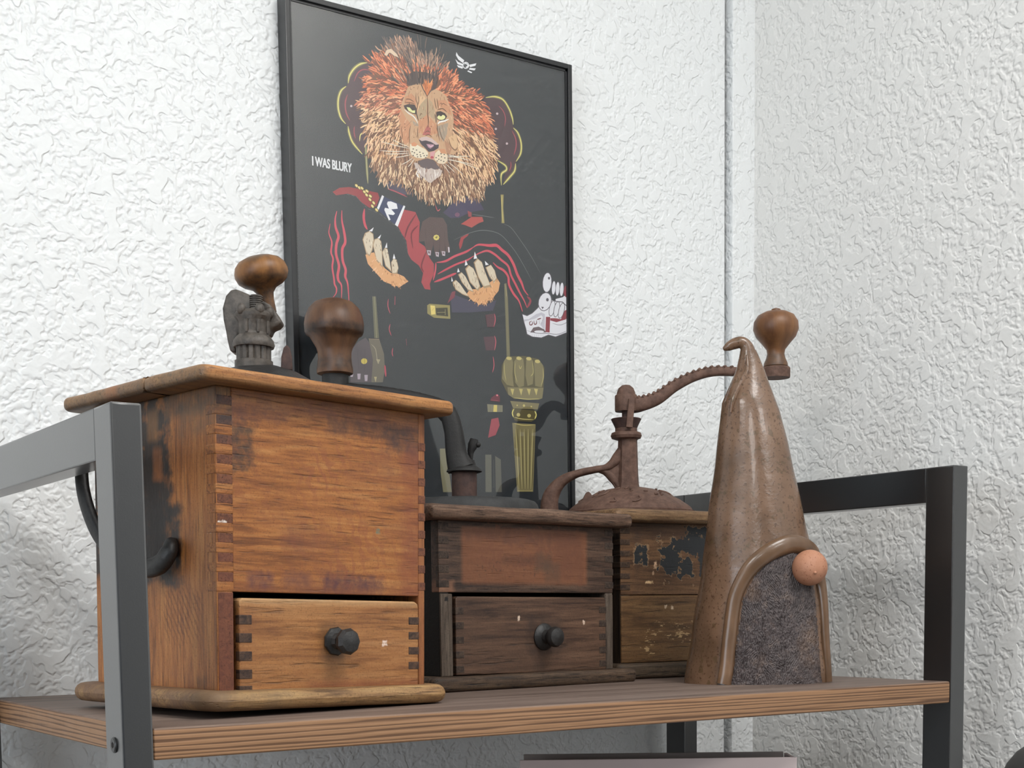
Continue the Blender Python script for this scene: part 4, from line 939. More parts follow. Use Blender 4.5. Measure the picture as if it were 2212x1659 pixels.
("p",(178,150,116),[1696,2056,1732,2086,1782,2054,1836,1993,1891,1940,1810,1956,1730,1993]),
("p",(178,150,116),[1761,2139,1799,2167,1844,2133,1893,2059,1943,1989,1872,2006,1802,2069]),
("p",(178,150,116),[1843,2204,1881,2244,1937,2220,1982,2146,2016,2048,1985,2010,1894,2080]),
("p",(178,150,116),[1940,2275,1985,2321,2036,2292,2070,2207,2141,2071,2057,2044,1987,2142]),
("p",(178,150,116),[2076,2246,2139,2280,2185,2230,2210,2152,2173,2114,2121,2158]),
("p",(216,202,178),[1708,2056,1739,2082,1782,2053,1829,1998,1876,1950,1806,1965,1737,1999]),
("p",(216,202,178),[1773,2137,1805,2162,1844,2131,1887,2064,1929,2001,1868,2016,1808,2074]),
("p",(216,202,178),[1856,2201,1889,2237,1937,2215,1975,2148,2005,2060,1977,2026,1899,2089]),
("p",(216,202,178),[1953,2271,1991,2312,2035,2285,2065,2209,2125,2087,2054,2063,1993,2151]),
("p",(216,202,178),[2087,2245,2141,2275,2180,2230,2202,2160,2170,2125,2126,2166]),
("p",(235,235,238),[1942,2308,1955,2380,1982,2319]),
("p",(235,235,238),[1838,2231,1850,2289,1873,2246]),
("p",(235,235,238),[1751,2158,1762,2201,1781,2166]),
("p",(235,235,238),[1684,2063,1688,2110,1703,2070]),
("p",(235,235,238),[2077,2266,2070,2307,2115,2277]),
("s",(150,128,102),5,[1712,2048,1715,2035,1709,2016]),
("s",(232,222,202),5,[1815,2000,1814,1987,1814,1979]),
("s",(186,164,134),5,[1709,2050,1705,2036,1711,2023]),
("s",(112,94,76),5,[1870,1954,1868,1941,1868,1933]),
("s",(150,128,102),5,[1768,2033,1768,2019,1775,2010]),
("s",(232,222,202),5,[1754,2053,1756,2039,1763,2032]),
("s",(186,164,134),5,[1743,2032,1743,2019,1748,2008]),
("s",(112,94,76),5,[1722,2043,1722,2029,1726,2015]),
("s",(150,128,102),5,[1746,2065,1746,2052,1743,2033]),
("s",(150,128,102),5,[1834,2078,1831,2064,1840,2058]),
("s",(232,222,202),5,[1881,2064,1886,2051,1880,2042]),
("s",(186,164,134),5,[1844,2129,1844,2116,1842,2100]),
("s",(112,94,76),5,[1933,1998,1933,1985,1930,1966]),
("s",(150,128,102),5,[1866,2060,1866,2047,1863,2030]),
("s",(232,222,202),5,[1844,2127,1843,2113,1848,2105]),
("s",(186,164,134),5,[1867,2019,1868,2006,1875,1997]),
("s",(112,94,76),5,[1814,2137,1820,2125,1823,2105]),
("s",(150,128,102),5,[1794,2117,1800,2104,1802,2096]),
("s",(150,128,102),5,[1953,2115,1961,2103,1951,2086]),
("s",(232,222,202),5,[1967,2054,1969,2041,1976,2032]),
("s",(186,164,134),5,[1898,2211,1902,2198,1907,2190]),
("s",(112,94,76),5,[1975,2144,1973,2131,1976,2112]),
("s",(150,128,102),5,[1964,2063,1969,2050,1968,2040]),
("s",(232,222,202),5,[1899,2208,1906,2196,1903,2187]),
("s",(186,164,134),5,[1923,2121,1927,2108,1927,2097]),
("s",(112,94,76),5,[1936,2186,1940,2173,1942,2153]),
("s",(150,128,102),5,[1950,2140,1957,2127,1958,2111]),
("s",(150,128,102),5,[2135,2078,2138,2065,2140,2057]),
("s",(232,222,202),5,[2018,2178,2016,2164,2025,2154]),
("s",(186,164,134),5,[2033,2249,2038,2236,2034,2226]),
("s",(112,94,76),5,[2060,2204,2060,2190,2063,2176]),
("s",(150,128,102),5,[2032,2213,2039,2201,2031,2193]),
("s",(232,222,202),5,[1994,2297,1990,2283,1993,2268]),
("s",(186,164,134),5,[2051,2083,2058,2070,2051,2060]),
("s",(112,94,76),5,[1947,2269,1953,2257,1943,2244]),
("s",(150,128,102),5,[2126,2088,2129,2074,2130,2059]),
("s",(150,128,102),5,[2143,2187,2141,2173,2151,2157]),
("s",(232,222,202),5,[2148,2214,2146,2200,2151,2192]),
("s",(186,164,134),5,[2173,2180,2181,2167,2181,2154]),
("s",(112,94,76),5,[2205,2156,2210,2143,2205,2122]),
("s",(150,128,102),5,[2159,2164,2161,2150,2159,2131]),
("s",(232,222,202),5,[2169,2129,2176,2116,2168,2107]),
("s",(186,164,134),5,[2162,2155,2163,2141,2159,2124]),
("s",(112,94,76),5,[2130,2170,2129,2156,2127,2137]),
("s",(150,128,102),5,[2168,2132,2170,2119,2167,2102]),
("s",(236,190,146),6,[1898,1927,1888,1914,1877,1905]),
("s",(206,146,98),6,[2014,1906,2010,1893,2006,1885]),
("s",(226,174,126),6,[2074,2024,2075,2012,2078,2001]),
("s",(170,118,80),6,[2120,1968,2126,1957,2129,1947]),
("s",(236,190,146),6,[2144,1954,2149,1943,2156,1929]),
("s",(206,146,98),6,[2134,2027,2144,2016,2154,2011]),
("s",(226,174,126),6,[2013,2019,2009,2007,2006,1997]),
("s",(170,118,80),6,[2079,1931,2080,1919,2084,1905]),
("s",(236,190,146),6,[2048,1931,2046,1919,2047,1906]),
("s",(206,146,98),6,[1990,1883,1985,1871,1981,1861]),
("s",(226,174,126),6,[1969,2011,1962,1999,1957,1985]),
("s",(170,118,80),6,[2022,1916,2018,1904,2016,1896]),
("s",(236,190,146),6,[2119,2017,2129,2007,2140,2001]),
("s",(206,146,98),6,[2029,2003,2024,1990,2024,1982]),
("s",(226,174,126),6,[2090,1924,2091,1912,2095,1904]),
("s",(170,118,80),6,[2145,1968,2151,1957,2159,1942]),
("s",(236,190,146),6,[2016,1910,2012,1898,2013,1887]),
("s",(206,146,98),6,[1978,1945,1969,1932,1958,1919]),
("s",(226,174,126),6,[2158,2015,2168,2004,2178,1989]),
("s",(170,118,80),6,[2081,2031,2084,2019,2088,2009]),
("s",(236,190,146),6,[2071,1927,2071,1915,2070,1901]),
("s",(206,146,98),6,[2061,2018,2060,2006,2061,1995]),
("s",(226,174,126),6,[2039,1907,2037,1894,2031,1886]),
("s",(170,118,80),6,[1980,1996,1970,1983,1964,1976]),
("s",(236,190,146),6,[1966,1945,1957,1932,1943,1920]),
("s",(206,146,98),6,[2025,1919,2021,1907,2014,1898]),
("s",(226,174,126),6,[2121,1937,2125,1925,2133,1914]),
("s",(170,118,80),6,[2021,1905,2018,1893,2018,1880]),
("s",(236,190,146),6,[2144,2085,2152,2074,2158,2065]),
("s",(206,146,98),6,[1996,1941,1989,1928,1984,1921]),
("s",(226,174,126),6,[1943,2003,1932,1990,1925,1975]),
("s",(170,118,80),6,[2083,2050,2085,2039,2087,2026]),
("s",(236,190,146),6,[2140,1998,2148,1986,2151,1971]),
("s",(206,146,98),6,[2046,1920,2044,1908,2045,1900]),
("s",(226,174,126),6,[2040,2006,2037,1994,2031,1980]),
("s",(170,118,80),6,[2174,2030,2183,2020,2198,2006]),
("s",(236,190,146),6,[2080,1902,2081,1890,2082,1877]),
("s",(206,146,98),6,[2111,2001,2120,1990,2130,1977]),
("s",(226,174,126),6,[2088,1927,2089,1916,2090,1910]),
("s",(170,118,80),6,[2016,2004,2010,1992,2006,1977]),
("s",(236,190,146),6,[2043,1915,2041,1903,2042,1896]),
("s",(206,146,98),6,[1989,1997,1979,1984,1969,1974]),
("s",(226,174,126),6,[2176,2039,2186,2028,2197,2022]),
("s",(170,118,80),6,[2070,1936,2071,1924,2072,1912]),
("s",(236,190,146),6,[1991,2004,1983,1991,1970,1983]),
("s",(206,146,98),6,[2080,1945,2082,1934,2079,1920]),
("s",(226,174,126),6,[2128,2003,2137,1992,2149,1989]),
("s",(170,118,80),6,[1996,1942,1988,1930,1979,1913]),
("s",(236,190,146),6,[2141,2051,2151,2041,2160,2027]),
("s",(206,146,98),6,[2046,1901,2044,1889,2048,1884]),
("s",(226,174,126),6,[2046,2015,2044,2003,2047,1997]),
("s",(170,118,80),6,[1959,1992,1948,1978,1935,1963]),
("s",(236,190,146),6,[2055,2022,2054,2010,2052,2000]),
("s",(206,146,98),6,[2042,2021,2039,2009,2041,2001]),
("s",(226,174,126),6,[2098,2035,2104,2024,2110,2018]),
("s",(170,118,80),6,[2162,1964,2168,1953,2176,1947]),
("s",(236,190,146),6,[2132,1968,2137,1956,2140,1940]),
("s",(206,146,98),6,[1960,1910,1953,1898,1942,1880]),
("s",(226,174,126),6,[2128,1948,2133,1936,2142,1921]),
("s",(170,118,80),6,[2100,1936,2102,1924,2101,1914]),
("s",(236,190,146),6,[2027,1925,2023,1912,2019,1899]),
("s",(206,146,98),6,[2075,1937,2076,1926,2073,1909]),
("s",(226,174,126),6,[2006,2011,2001,1998,1991,1985]),
("s",(170,118,80),6,[1965,2007,1956,1994,1947,1981]),
("s",(236,190,146),6,[1990,1896,1986,1883,1984,1873]),
("s",(206,146,98),6,[2041,1922,2039,1910,2035,1895]),
("s",(226,174,126),6,[2059,1902,2059,1890,2054,1874]),
("s",(170,118,80),6,[2106,1961,2111,1949,2117,1944]),
("s",(236,190,146),6,[2078,1935,2079,1923,2079,1916]),
("s",(206,146,98),6,[2148,1997,2156,1986,2167,1982]),
("n","shoe_print"),
("p",(226,226,232),[2914,2040,3003,2068,3071,2120,3111,2213,3128,2224,3128,2011,2913,1978]),
("p",(142,62,72),[3111,2138,3106,2110,3092,2086,3072,2071,3050,2069,3031,2079,3017,2099,3013,2126,3018,2154,3032,2178,3052,2193,3074,2196,3093,2186,3107,2165]),
("p",(96,92,100),[2870,2194,2860,2149,2840,2112,2814,2091,2788,2090,2766,2108,2753,2142,2752,2186,2762,2231,2782,2268,2807,2289,2834,2291,2856,2273,2869,2238]),
("p",(226,226,232),[2862,2194,2853,2152,2836,2118,2813,2098,2790,2097,2771,2114,2760,2146,2759,2187,2768,2229,2786,2263,2808,2282,2831,2284,2850,2267,2861,2235]),
("p",(96,92,100),[2848,2237,2846,2230,2842,2225,2837,2222,2831,2221,2826,2223,2822,2228,2821,2234,2822,2240,2826,2245,2832,2248,2837,2249,2843,2247,2846,2243]),
("p",(96,92,100),[2919,2149,2913,2117,2903,2091,2890,2077,2877,2076,2867,2089,2862,2114,2862,2145,2868,2177,2878,2203,2891,2218,2904,2218,2914,2205,2920,2180]),
("p",(226,226,232),[2913,2149,2908,2120,2899,2096,2889,2083,2879,2082,2872,2094,2868,2117,2869,2146,2874,2175,2882,2198,2892,2212,2902,2212,2910,2200,2913,2177]),
("p",(96,92,100),[2968,2146,2962,2114,2952,2088,2939,2073,2926,2073,2916,2086,2910,2111,2911,2142,2917,2174,2927,2200,2940,2215,2953,2216,2963,2202,2968,2177]),
("p",(226,226,232),[2962,2146,2957,2116,2948,2093,2938,2079,2928,2079,2920,2091,2917,2114,2917,2143,2922,2172,2931,2195,2941,2209,2951,2209,2958,2197,2962,2174]),
("p",(96,92,100),[3020,2146,3014,2114,3003,2088,2990,2073,2977,2072,2967,2086,2961,2111,2962,2142,2968,2174,2978,2200,2991,2215,3004,2216,3014,2202,3020,2177]),
("p",(226,226,232),[3013,2145,3008,2116,2999,2093,2989,2079,2979,2079,2972,2091,2968,2114,2968,2143,2973,2172,2982,2195,2992,2209,3002,2209,3010,2197,3013,2174]),
("p",(96,92,100),[2500,1852,2561,1842,2627,1875,2684,1926,2737,1994,2738,2064,2848,2085,2869,2026,2914,2022,3003,2024,3047,1993,3128,2035,3131,1771,3055,1719,2909,1660,2821,1671,2733,1634,2623,1632,2552,1653,2540,1711,2520,1761]),
("p",(226,226,232),[2507,1844,2561,1833,2626,1866,2692,1923,2759,1996,2847,2024,2913,2013,3003,2015,3047,1982,3126,2027,3126,1779,3055,1728,2909,1669,2821,1679,2733,1642,2624,1640,2561,1660,2549,1711,2530,1762]),
("p",(196,194,204),[2518,1795,2582,1806,2670,1864,2736,1888,2779,1876,2777,1708,2712,1781,2614,1753,2539,1763]),
("p",(226,226,232),[2533,1779,2658,1819,2735,1862,2762,1839,2723,1773,2625,1745,2559,1695]),
("p",(142,62,72),[2792,1851,2845,1856,2835,1701,2783,1700]),
("p",(142,62,72),[2845,1843,2912,1850,2978,1848,3013,1927,3109,1991,3111,1920,3034,1850,2922,1812,2845,1821]),
("p",(110,96,100),[2597,1677,2636,1729,2701,1745,2767,1725,2794,1697]),
("p",(226,226,232),[2766,1703,2760,1697,2743,1691,2719,1686,2692,1684,2668,1683,2652,1686,2646,1691,2652,1697,2669,1703,2693,1707,2720,1710,2744,1710,2760,1708]),
("p",(96,92,100),[2862,1991,2841,1951,2808,1920,2770,1904,2734,1907,2707,1929,2695,1964,2700,2005,2721,2046,2754,2077,2792,2093,2828,2090,2855,2069,2867,2034]),
("p",(226,226,232),[2853,1992,2834,1955,2804,1926,2770,1911,2738,1914,2714,1934,2704,1966,2709,2005,2728,2042,2757,2071,2792,2086,2824,2083,2848,2064,2858,2031]),
("p",(96,92,100),[2828,2023,2827,2016,2822,2009,2815,2005,2808,2005,2801,2007,2797,2012,2795,2019,2797,2027,2802,2033,2808,2037,2816,2038,2822,2036,2827,2030]),
("p",(96,92,100),[2736,1945,2769,1945,2749,1921]),
("p",(96,92,100),[2905,1940,2892,1905,2874,1877,2855,1862,2839,1863,2828,1880,2826,1909,2832,1945,2845,1980,2863,2008,2882,2022,2898,2022,2909,2005,2911,1976]),
("p",(226,226,232),[2898,1941,2886,1908,2871,1883,2855,1869,2842,1870,2834,1885,2833,1912,2839,1944,2851,1976,2866,2002,2882,2015,2895,2015,2902,2000,2903,1973]),
("p",(96,92,100),[2963,1938,2950,1902,2932,1875,2913,1860,2896,1861,2886,1877,2883,1906,2889,1942,2902,1977,2920,2005,2939,2020,2956,2019,2966,2003,2969,1973]),
("p",(226,226,232),[2955,1938,2944,1906,2928,1880,2913,1867,2900,1868,2892,1883,2891,1909,2897,1942,2908,1974,2924,1999,2939,2013,2952,2012,2960,1997,2961,1971]),
("p",(96,92,100),[3022,1930,3007,1895,2988,1867,2968,1853,2952,1854,2942,1871,2941,1901,2948,1936,2963,1971,2982,1999,3002,2014,3018,2012,3028,1995,3029,1966]),
("p",(226,226,232),[3014,1931,3001,1898,2985,1873,2968,1860,2955,1861,2948,1876,2948,1903,2956,1936,2969,1968,2985,1993,3001,2006,3014,2005,3022,1990,3021,1963]),
("s",(96,92,100),5,[2548,1694,2678,1679,2821,1690,2954,1698,3126,1779]),
("s",(96,92,100),4,[2867,1797,2978,1791,3113,1858]),
("s",(96,92,100),4,[2569,1648,2571,1631]),
("s",(96,92,100),4,[2595,1652,2597,1633]),
("s",(96,92,100),4,[2622,1657,2623,1636]),
("s",(96,92,100),4,[2648,1661,2650,1639]),
("s",(96,92,100),4,[2674,1666,2676,1641]),
("s",(96,92,100),4,[2700,1670,2702,1644]),
("s",(96,92,100),4,[2726,1674,2728,1646]),
("s",(96,92,100),4,[2753,1679,2755,1649]),
("s",(110,60,66),10,[2615,1792,2593,1777,2593,1755,2614,1753,2627,1772,2617,1793]),
("s",(110,60,66),10,[2645,1800,2649,1765,2674,1772,2675,1807]),
("s",(110,60,66),10,[2682,1811,2708,1822,2733,1832]),
("s",(110,60,66),10,[2708,1821,2712,1774]),
("s",(110,60,66),10,[2759,1845,2748,1804]),
("s",(110,60,66),10,[2744,1791,2742,1780]),
("n","armrest_print"),
("p",(96,90,66),[2252,1327,2312,1416,2518,1441,2697,1427,2768,1349,2754,1153,2737,1042,2394,1010,2321,1047,2243,1172]),
("p",(132,124,92),[2275,1365,2312,1414,2370,1419,2387,1363,2379,1243,2392,1130,2308,1141,2253,1197]),
("p",(132,124,92),[2399,1376,2451,1433,2510,1412,2523,1303,2514,1146,2454,1127,2408,1173]),
("p",(132,124,92),[2547,1413,2589,1441,2629,1397,2635,1289,2622,1173,2558,1150,2533,1256]),
("p",(132,124,92),[2639,1386,2697,1421,2749,1371,2763,1263,2731,1149,2651,1157]),
("p",(196,182,118),[2369,1399,2365,1392,2355,1386,2341,1384,2327,1385,2315,1388,2308,1395,2306,1402,2311,1409,2321,1415,2334,1417,2349,1416,2361,1413,2368,1406]),
("p",(196,182,118),[2490,1410,2485,1403,2475,1397,2462,1395,2447,1395,2435,1399,2428,1406,2426,1413,2431,1420,2441,1426,2455,1428,2469,1427,2481,1424,2489,1417]),
("p",(196,182,118),[2609,1417,2604,1410,2594,1404,2580,1402,2566,1402,2554,1406,2546,1413,2545,1420,2550,1427,2560,1433,2574,1435,2588,1435,2600,1431,2608,1424]),
("p",(196,182,118),[2714,1400,2709,1392,2699,1387,2685,1384,2670,1385,2658,1389,2651,1396,2649,1403,2654,1410,2664,1416,2678,1418,2693,1418,2705,1414,2713,1407]),
("s",(196,182,118),6,[2279,1354,2283,1259,2301,1177]),
("s",(196,182,118),6,[2413,1365,2405,1269,2433,1175]),
("s",(196,182,118),6,[2621,1384,2629,1288,2597,1249]),
("s",(196,182,118),6,[2750,1347,2752,1250,2724,1163]),
("s",(196,182,118),6,[2457,1345,2472,1311,2490,1342]),
("p",(132,124,92),[2315,1118,2754,1147,2737,1042,2692,1024,2394,1014,2324,1047]),
("p",(196,182,118),[2350,1107,2397,1107,2376,1042]),
("p",(196,182,118),[2453,1115,2500,1115,2480,1049]),
("p",(196,182,118),[2549,1122,2597,1122,2577,1057]),
("p",(196,182,118),[2636,1129,2684,1129,2664,1063]),
("s",(196,182,118),8,[2394,1022,2542,1018,2699,1033]),
("p",(132,124,92),[2346,987,2699,988,2678,926,2381,917]),
("p",(196,182,118),[2526,954,2524,949,2520,944,2514,941,2508,941,2502,943,2498,947,2496,952,2498,957,2502,962,2508,964,2515,965,2521,963,2525,959]),
("p",(196,182,118),[2610,950,2609,947,2606,944,2603,943,2599,942,2595,944,2592,946,2592,949,2593,952,2595,955,2599,957,2603,957,2606,956,2609,953]),
("p",(196,182,118),[2439,950,2438,947,2435,944,2432,942,2428,942,2424,943,2422,946,2421,949,2422,952,2424,955,2428,956,2432,957,2435,955,2438,953]),
("p",(96,90,66),[2363,916,2663,913,2652,829,2599,799,2398,798,2369,847]),
("s",(222,212,128),13,[2392,914,2370,871,2384,830]),
("s",(222,212,128),13,[2642,908,2660,872,2641,829]),
("s",(196,182,118),8,[2391,830,2494,819,2629,822]),
("p",(196,182,118),[2465,859,2463,851,2457,844,2448,840,2438,840,2429,843,2423,848,2421,856,2423,864,2429,871,2438,875,2448,876,2457,873,2463,867]),
("p",(196,182,118),[2595,860,2593,851,2586,845,2577,841,2567,840,2558,843,2552,849,2550,856,2552,864,2559,871,2568,875,2578,876,2587,873,2593,867]),
("p",(132,124,92),[2368,774,2651,778,2612,105,2417,97]),
("s",(196,182,118),8,[2390,770,2508,759,2643,774]),
("s",(196,182,118),12,[2425,106,2605,113]),
("s",(180,170,120),10,[2407,717,2424,452,2440,125]),
("s",(96,90,66),8,[2428,718,2442,453,2455,126]),
("s",(180,170,120),10,[2460,720,2469,454,2477,126]),
("s",(96,90,66),8,[2481,721,2487,455,2492,127]),
("s",(180,170,120),10,[2511,723,2513,457,2515,128]),
("s",(96,90,66),8,[2532,724,2531,457,2530,129]),
("s",(180,170,120),10,[2560,726,2555,459,2549,129]),
("s",(96,90,66),8,[2581,728,2573,460,2564,130]),
("s",(180,170,120),10,[2616,730,2600,461,2584,131]),
("s",(96,90,66),8,[2637,731,2618,462,2599,131]),
("n","armrest_print"),
("p",(92,84,88),[589,1314,667,1399,744,1445,807,1379,832,1247,792,1042,575,1025]),
("p",(116,110,96),[776,1437,886,1448,934,1313,941,1167,915,1052,794,1042,816,1246]),
("s",(170,140,110),10,[776,1437,885,1443]),
("s",(160,152,130),8,[801,1390,845,1349,862,1250,880,1218]),
("p",(214,194,96),[757,1232,750,1215,733,1204,713,1202,697,1210,691,1226,697,1242,714,1253,735,1255,751,1247]),
("p",(170,160,130),[849,1260,894,1258,870,1215]),
("s",(64,60,62),8,[653,1331,667,1143]),
("s",(64,60,62),8,[736,1350,724,1126]),
("p",(186,172,184),[650,1109,685,1112,679,1060,653,1058]),
("p",(186,172,184),[723,1104,759,1107,753,1050,727,1048]),
("p",(186,172,184),[576,1098,609,1101,603,1076,580,1074]),
("p",(184,172,130),[823,1095,854,1098,840,1046]),
("n","seam_print"),
("s",(190,80,95),17,[941,1212,944,1167,949,1106]),
("n","seam_print"),
("s",(180,84,98),9,[991,1823,986,1755,1008,1690]),
("n","seam_print"),
("s",(180,84,98),9,[1006,1595,995,1543,1016,1489]),
("n","seam_print"),
("s",(180,84,98),9,[1030,1378,1021,1332,1030,1299]),
("n","seam_print"),
("s",(180,84,98),9,[1174,1476,1180,1415]),
("n","seam_print"),
("s",(190,80,96),18,[1064,1854,1059,1775]),
("n","seam_print"),
("p",(92,66,72),[2066,1793,2173,1816,2184,1759,2168,1686,2085,1678]),
("n","seam_print"),
("p",(90,68,74),[2041,1579,2170,1598,2183,1534,2165,1462,2067,1453]),
("n","seam_print"),
("s",(196,96,108),9,[2173,1816,2182,1758,2164,1688]),
("n","seam_print"),
("s",(196,96,108),9,[2170,1604,2185,1546,2168,1462]),
("n","seam_print"),
("s",(196,96,108),9,[2149,1401,2160,1319,2141,1247]),
("n","small_buckle_print"),
("p",(112,60,70),[2109,971,2124,1002,2183,1042,2222,1027,2225,968]),
("s",(200,110,120),7,[2117,978,2200,978]),
("p",(220,130,140),[2204,1031,2201,1024,2192,1020,2184,1023,2181,1029,2184,1036,2193,1039,2201,1037]),
("p",(134,130,110),[2073,936,2255,937,2254,872,2079,860]),
("p",(216,198,118),[2151,934,2191,935,2187,868,2144,867]),
("s",(90,88,76),6,[2109,933,2112,865]),
("s",(90,88,76),6,[2229,933,2228,873]),
("n","red_patch_print"),
("p",(164,80,90),[2121,794,2201,814,2217,741,2169,642,2079,610,2098,697]),
("n","throne_leg_print"),
("p",(106,106,96),[2043,444,2115,448,2112,82,2040,80]),
("n","throne_leg_print"),
("p",(100,100,92),[2159,438,2226,406,2233,87,2160,84]),
("n","throne_leg_print"),
("p",(128,124,100),[1524,475,1593,479,1651,65,1553,61,1527,253]),
("s",(140,140,130),5,[2139,401,2141,125]),
("n","logo_print"),
("p",(232,233,236),[1779,4202,1801,4174,1866,4144,1852,4115,1799,4138,1773,4172]),
("p",(232,233,236),[1766,4135,1798,4115,1852,4107,1845,4089,1790,4094]),
("p",(232,233,236),[1782,4084,1851,4083,1845,4063,1797,4066]),
("p",(232,233,236),[1920,4114,2003,4145,1991,4120,1930,4094]),
("p",(232,233,236),[1926,4087,1996,4096,1980,4074,1919,4070]),
("p",(232,233,236),[1909,4061,1954,4053,1945,4041,1898,4049]),
("p",(232,233,236),[1920,4109,1917,4096,1909,4084,1896,4075,1882,4069,1868,4069,1856,4073,1848,4082,1845,4094,1848,4107,1857,4119,1869,4128,1883,4134,1897,4134,1909,4130,1917,4121]),
("p",(74,78,80),[1911,4107,1908,4097,1902,4088,1893,4081,1882,4077,1871,4077,1862,4080,1857,4087,1855,4096,1857,4106,1863,4115,1872,4122,1883,4126,1894,4126,1903,4123,1909,4116]),
("s",(232,233,236),10,[1865,4107,1881,4119,1903,4111,1903,4094,1889,4087,1885,4073]),
("mane",),
("p",(86,72,68),[1232,3867,1292,3928,1431,3948,1541,3937,1560,3865,1538,3811,1447,3735,1388,3798,1279,3785,1230,3800]),
("p",(206,124,78),[1401,3859,1430,3885,1500,3885,1514,3852,1484,3800,1449,3735,1418,3787]),
("s",(232,150,92),8,[1523,3885,1505,3852,1486,3799]),
("s",(214,126,72),8,[1488,3869,1478,3838,1468,3809]),
("s",(240,168,110),8,[1525,3918,1506,3885,1487,3853]),
("s",(160,92,60),8,[1449,3857,1449,3828,1449,3801]),
("s",(232,150,92),8,[1508,3856,1493,3824,1478,3795]),
("s",(214,126,72),8,[1472,3908,1467,3877,1461,3844]),
("s",(240,168,110),8,[1395,3835,1408,3809,1422,3778]),
("s",(160,92,60),8,[1520,3870,1502,3838,1484,3788]),
("s",(232,150,92),8,[1414,3892,1423,3865,1431,3828]),
("s",(214,126,72),8,[1412,3852,1421,3825,1430,3794]),
("s",(240,168,110),8,[1462,3850,1458,3820,1455,3783]),
("s",(160,92,60),8,[1405,3885,1416,3858,1427,3824]),
("s",(232,150,92),8,[1462,3868,1458,3838,1455,3805]),
("s",(214,126,72),8,[1479,3886,1472,3855,1464,3814]),
("s",(240,168,110),8,[1496,3902,1484,3871,1473,3836]),
("s",(160,92,60),8,[1459,3864,1456,3835,1454,3806]),
("s",(232,150,92),8,[1466,3869,1462,3839,1457,3791]),
("s",(214,126,72),8,[1439,3863,1442,3835,1444,3809]),
("s",(240,168,110),8,[1458,3894,1456,3865,1454,3817]),
("s",(160,92,60),8,[1449,3854,1449,3824,1449,3791]),
("s",(232,150,92),8,[1515,3892,1498,3860,1482,3826]),
("s",(214,126,72),8,[1468,3856,1463,3826,1458,3779]),
("s",(240,168,110),8,[1472,3903,1467,3873,1461,3833]),
("s",(160,92,60),8,[1423,3854,1429,3827,1435,3781]),
("s",(232,150,92),8,[1460,3869,1457,3840,1455,3816]),
("s",(214,126,72),8,[1464,3899,1461,3869,1457,3829]),
("s",(70,62,62),10,[1349,3835,1345,3867,1330,3906]),
("s",(96,84,80),10,[1266,3825,1257,3857,1244,3895]),
("s",(120,98,86),10,[1417,3842,1417,3875,1417,3917]),
("s",(62,54,54),10,[1497,3885,1502,3920,1517,3965]),
("s",(70,62,62),10,[1450,3906,1452,3940,1452,3981]),
("s",(96,84,80),10,[1516,3902,1522,3937,1524,3979]),
("s",(120,98,86),10,[1386,3873,1384,3906,1383,3947]),
("s",(62,54,54),10,[1374,3882,1371,3914,1366,3955]),
("s",(70,62,62),10,[1367,3827,1364,3860,1369,3902]),
("s",(96,84,80),10,[1436,3909,1437,3942,1443,3985]),
("s",(120,98,86),10,[1453,3850,1455,3884,1455,3926]),
("s",(62,54,54),10,[1250,3828,1240,3859,1217,3896]),
("s",(70,62,62),10,[1480,3858,1483,3892,1487,3935]),
("s",(96,84,80),10,[1542,3922,1549,3957,1569,4003]),
("s",(120,98,86),10,[1383,3842,1381,3875,1382,3916]),
("s",(62,54,54),10,[1553,3858,1561,3893,1564,3935]),
("s",(70,62,62),10,[1236,3831,1225,3862,1200,3898]),
("s",(96,84,80),10,[1446,3873,1448,3907,1454,3950]),
("s",(120,98,86),10,[1376,3881,1373,3914,1378,3956]),
("s",(62,54,54),10,[1471,3922,1474,3956,1470,3997]),
("s",(70,62,62),10,[1438,3892,1439,3926,1439,3967]),
("s",(96,84,80),10,[1488,3897,1492,3931,1507,3975]),
("s",(120,98,86),10,[1467,3876,1470,3910,1468,3951]),
("s",(62,54,54),10,[1364,3838,1361,3871,1366,3913]),
("s",(70,62,62),10,[1256,3869,1246,3900,1236,3939]),
("s",(96,84,80),10,[1506,3922,1511,3957,1525,4001]),
("s",(120,98,86),10,[1489,3869,1493,3903,1496,3945]),
("s",(62,54,54),10,[1376,3874,1374,3906,1377,3948]),
("s",(70,62,62),10,[1338,3870,1334,3902,1335,3943]),
("s",(96,84,80),10,[1533,3854,1540,3889,1556,3934]),
("s",(120,98,86),10,[1260,3873,1251,3904,1237,3943]),
("s",(62,54,54),10,[1512,3857,1517,3892,1528,3936]),
("s",(70,62,62),10,[1546,3925,1554,3960,1559,4003]),
("s",(96,84,80),10,[1340,3875,1335,3908,1324,3947]),
("s",(120,98,86),10,[1270,3852,1261,3883,1238,3920]),
("s",(62,54,54),10,[1406,3831,1405,3864,1403,3905]),
("s",(70,62,62),10,[1435,3865,1436,3898,1446,3942]),
("s",(96,84,80),10,[1471,3854,1475,3888,1476,3930]),
("s",(120,98,86),10,[1530,3919,1537,3954,1545,3997]),
("s",(62,54,54),10,[1473,3895,1476,3929,1489,3974]),
("s",(70,62,62),10,[1514,3918,1520,3952,1523,3995]),
("s",(96,84,80),10,[1247,3807,1237,3838,1219,3876]),
("s",(120,98,86),10,[1360,3878,1356,3911,1343,3949]),
("s",(62,54,54),10,[1381,3885,1378,3918,1376,3959]),
("s",(70,62,62),10,[1297,3846,1290,3877,1288,3918]),
("s",(96,84,80),10,[1352,3820,1348,3852,1333,3891]),
("s",(204,164,128),8,[1584,3764,1586,3794]),
("s",(222,186,148),8,[1373,3808,1379,3839]),
("s",(176,136,102),8,[1577,3764,1581,3795]),
("s",(204,164,128),8,[1375,3808,1379,3839]),
("s",(222,186,148),8,[1656,3762,1662,3794]),
("s",(176,136,102),8,[1309,3783,1311,3813]),
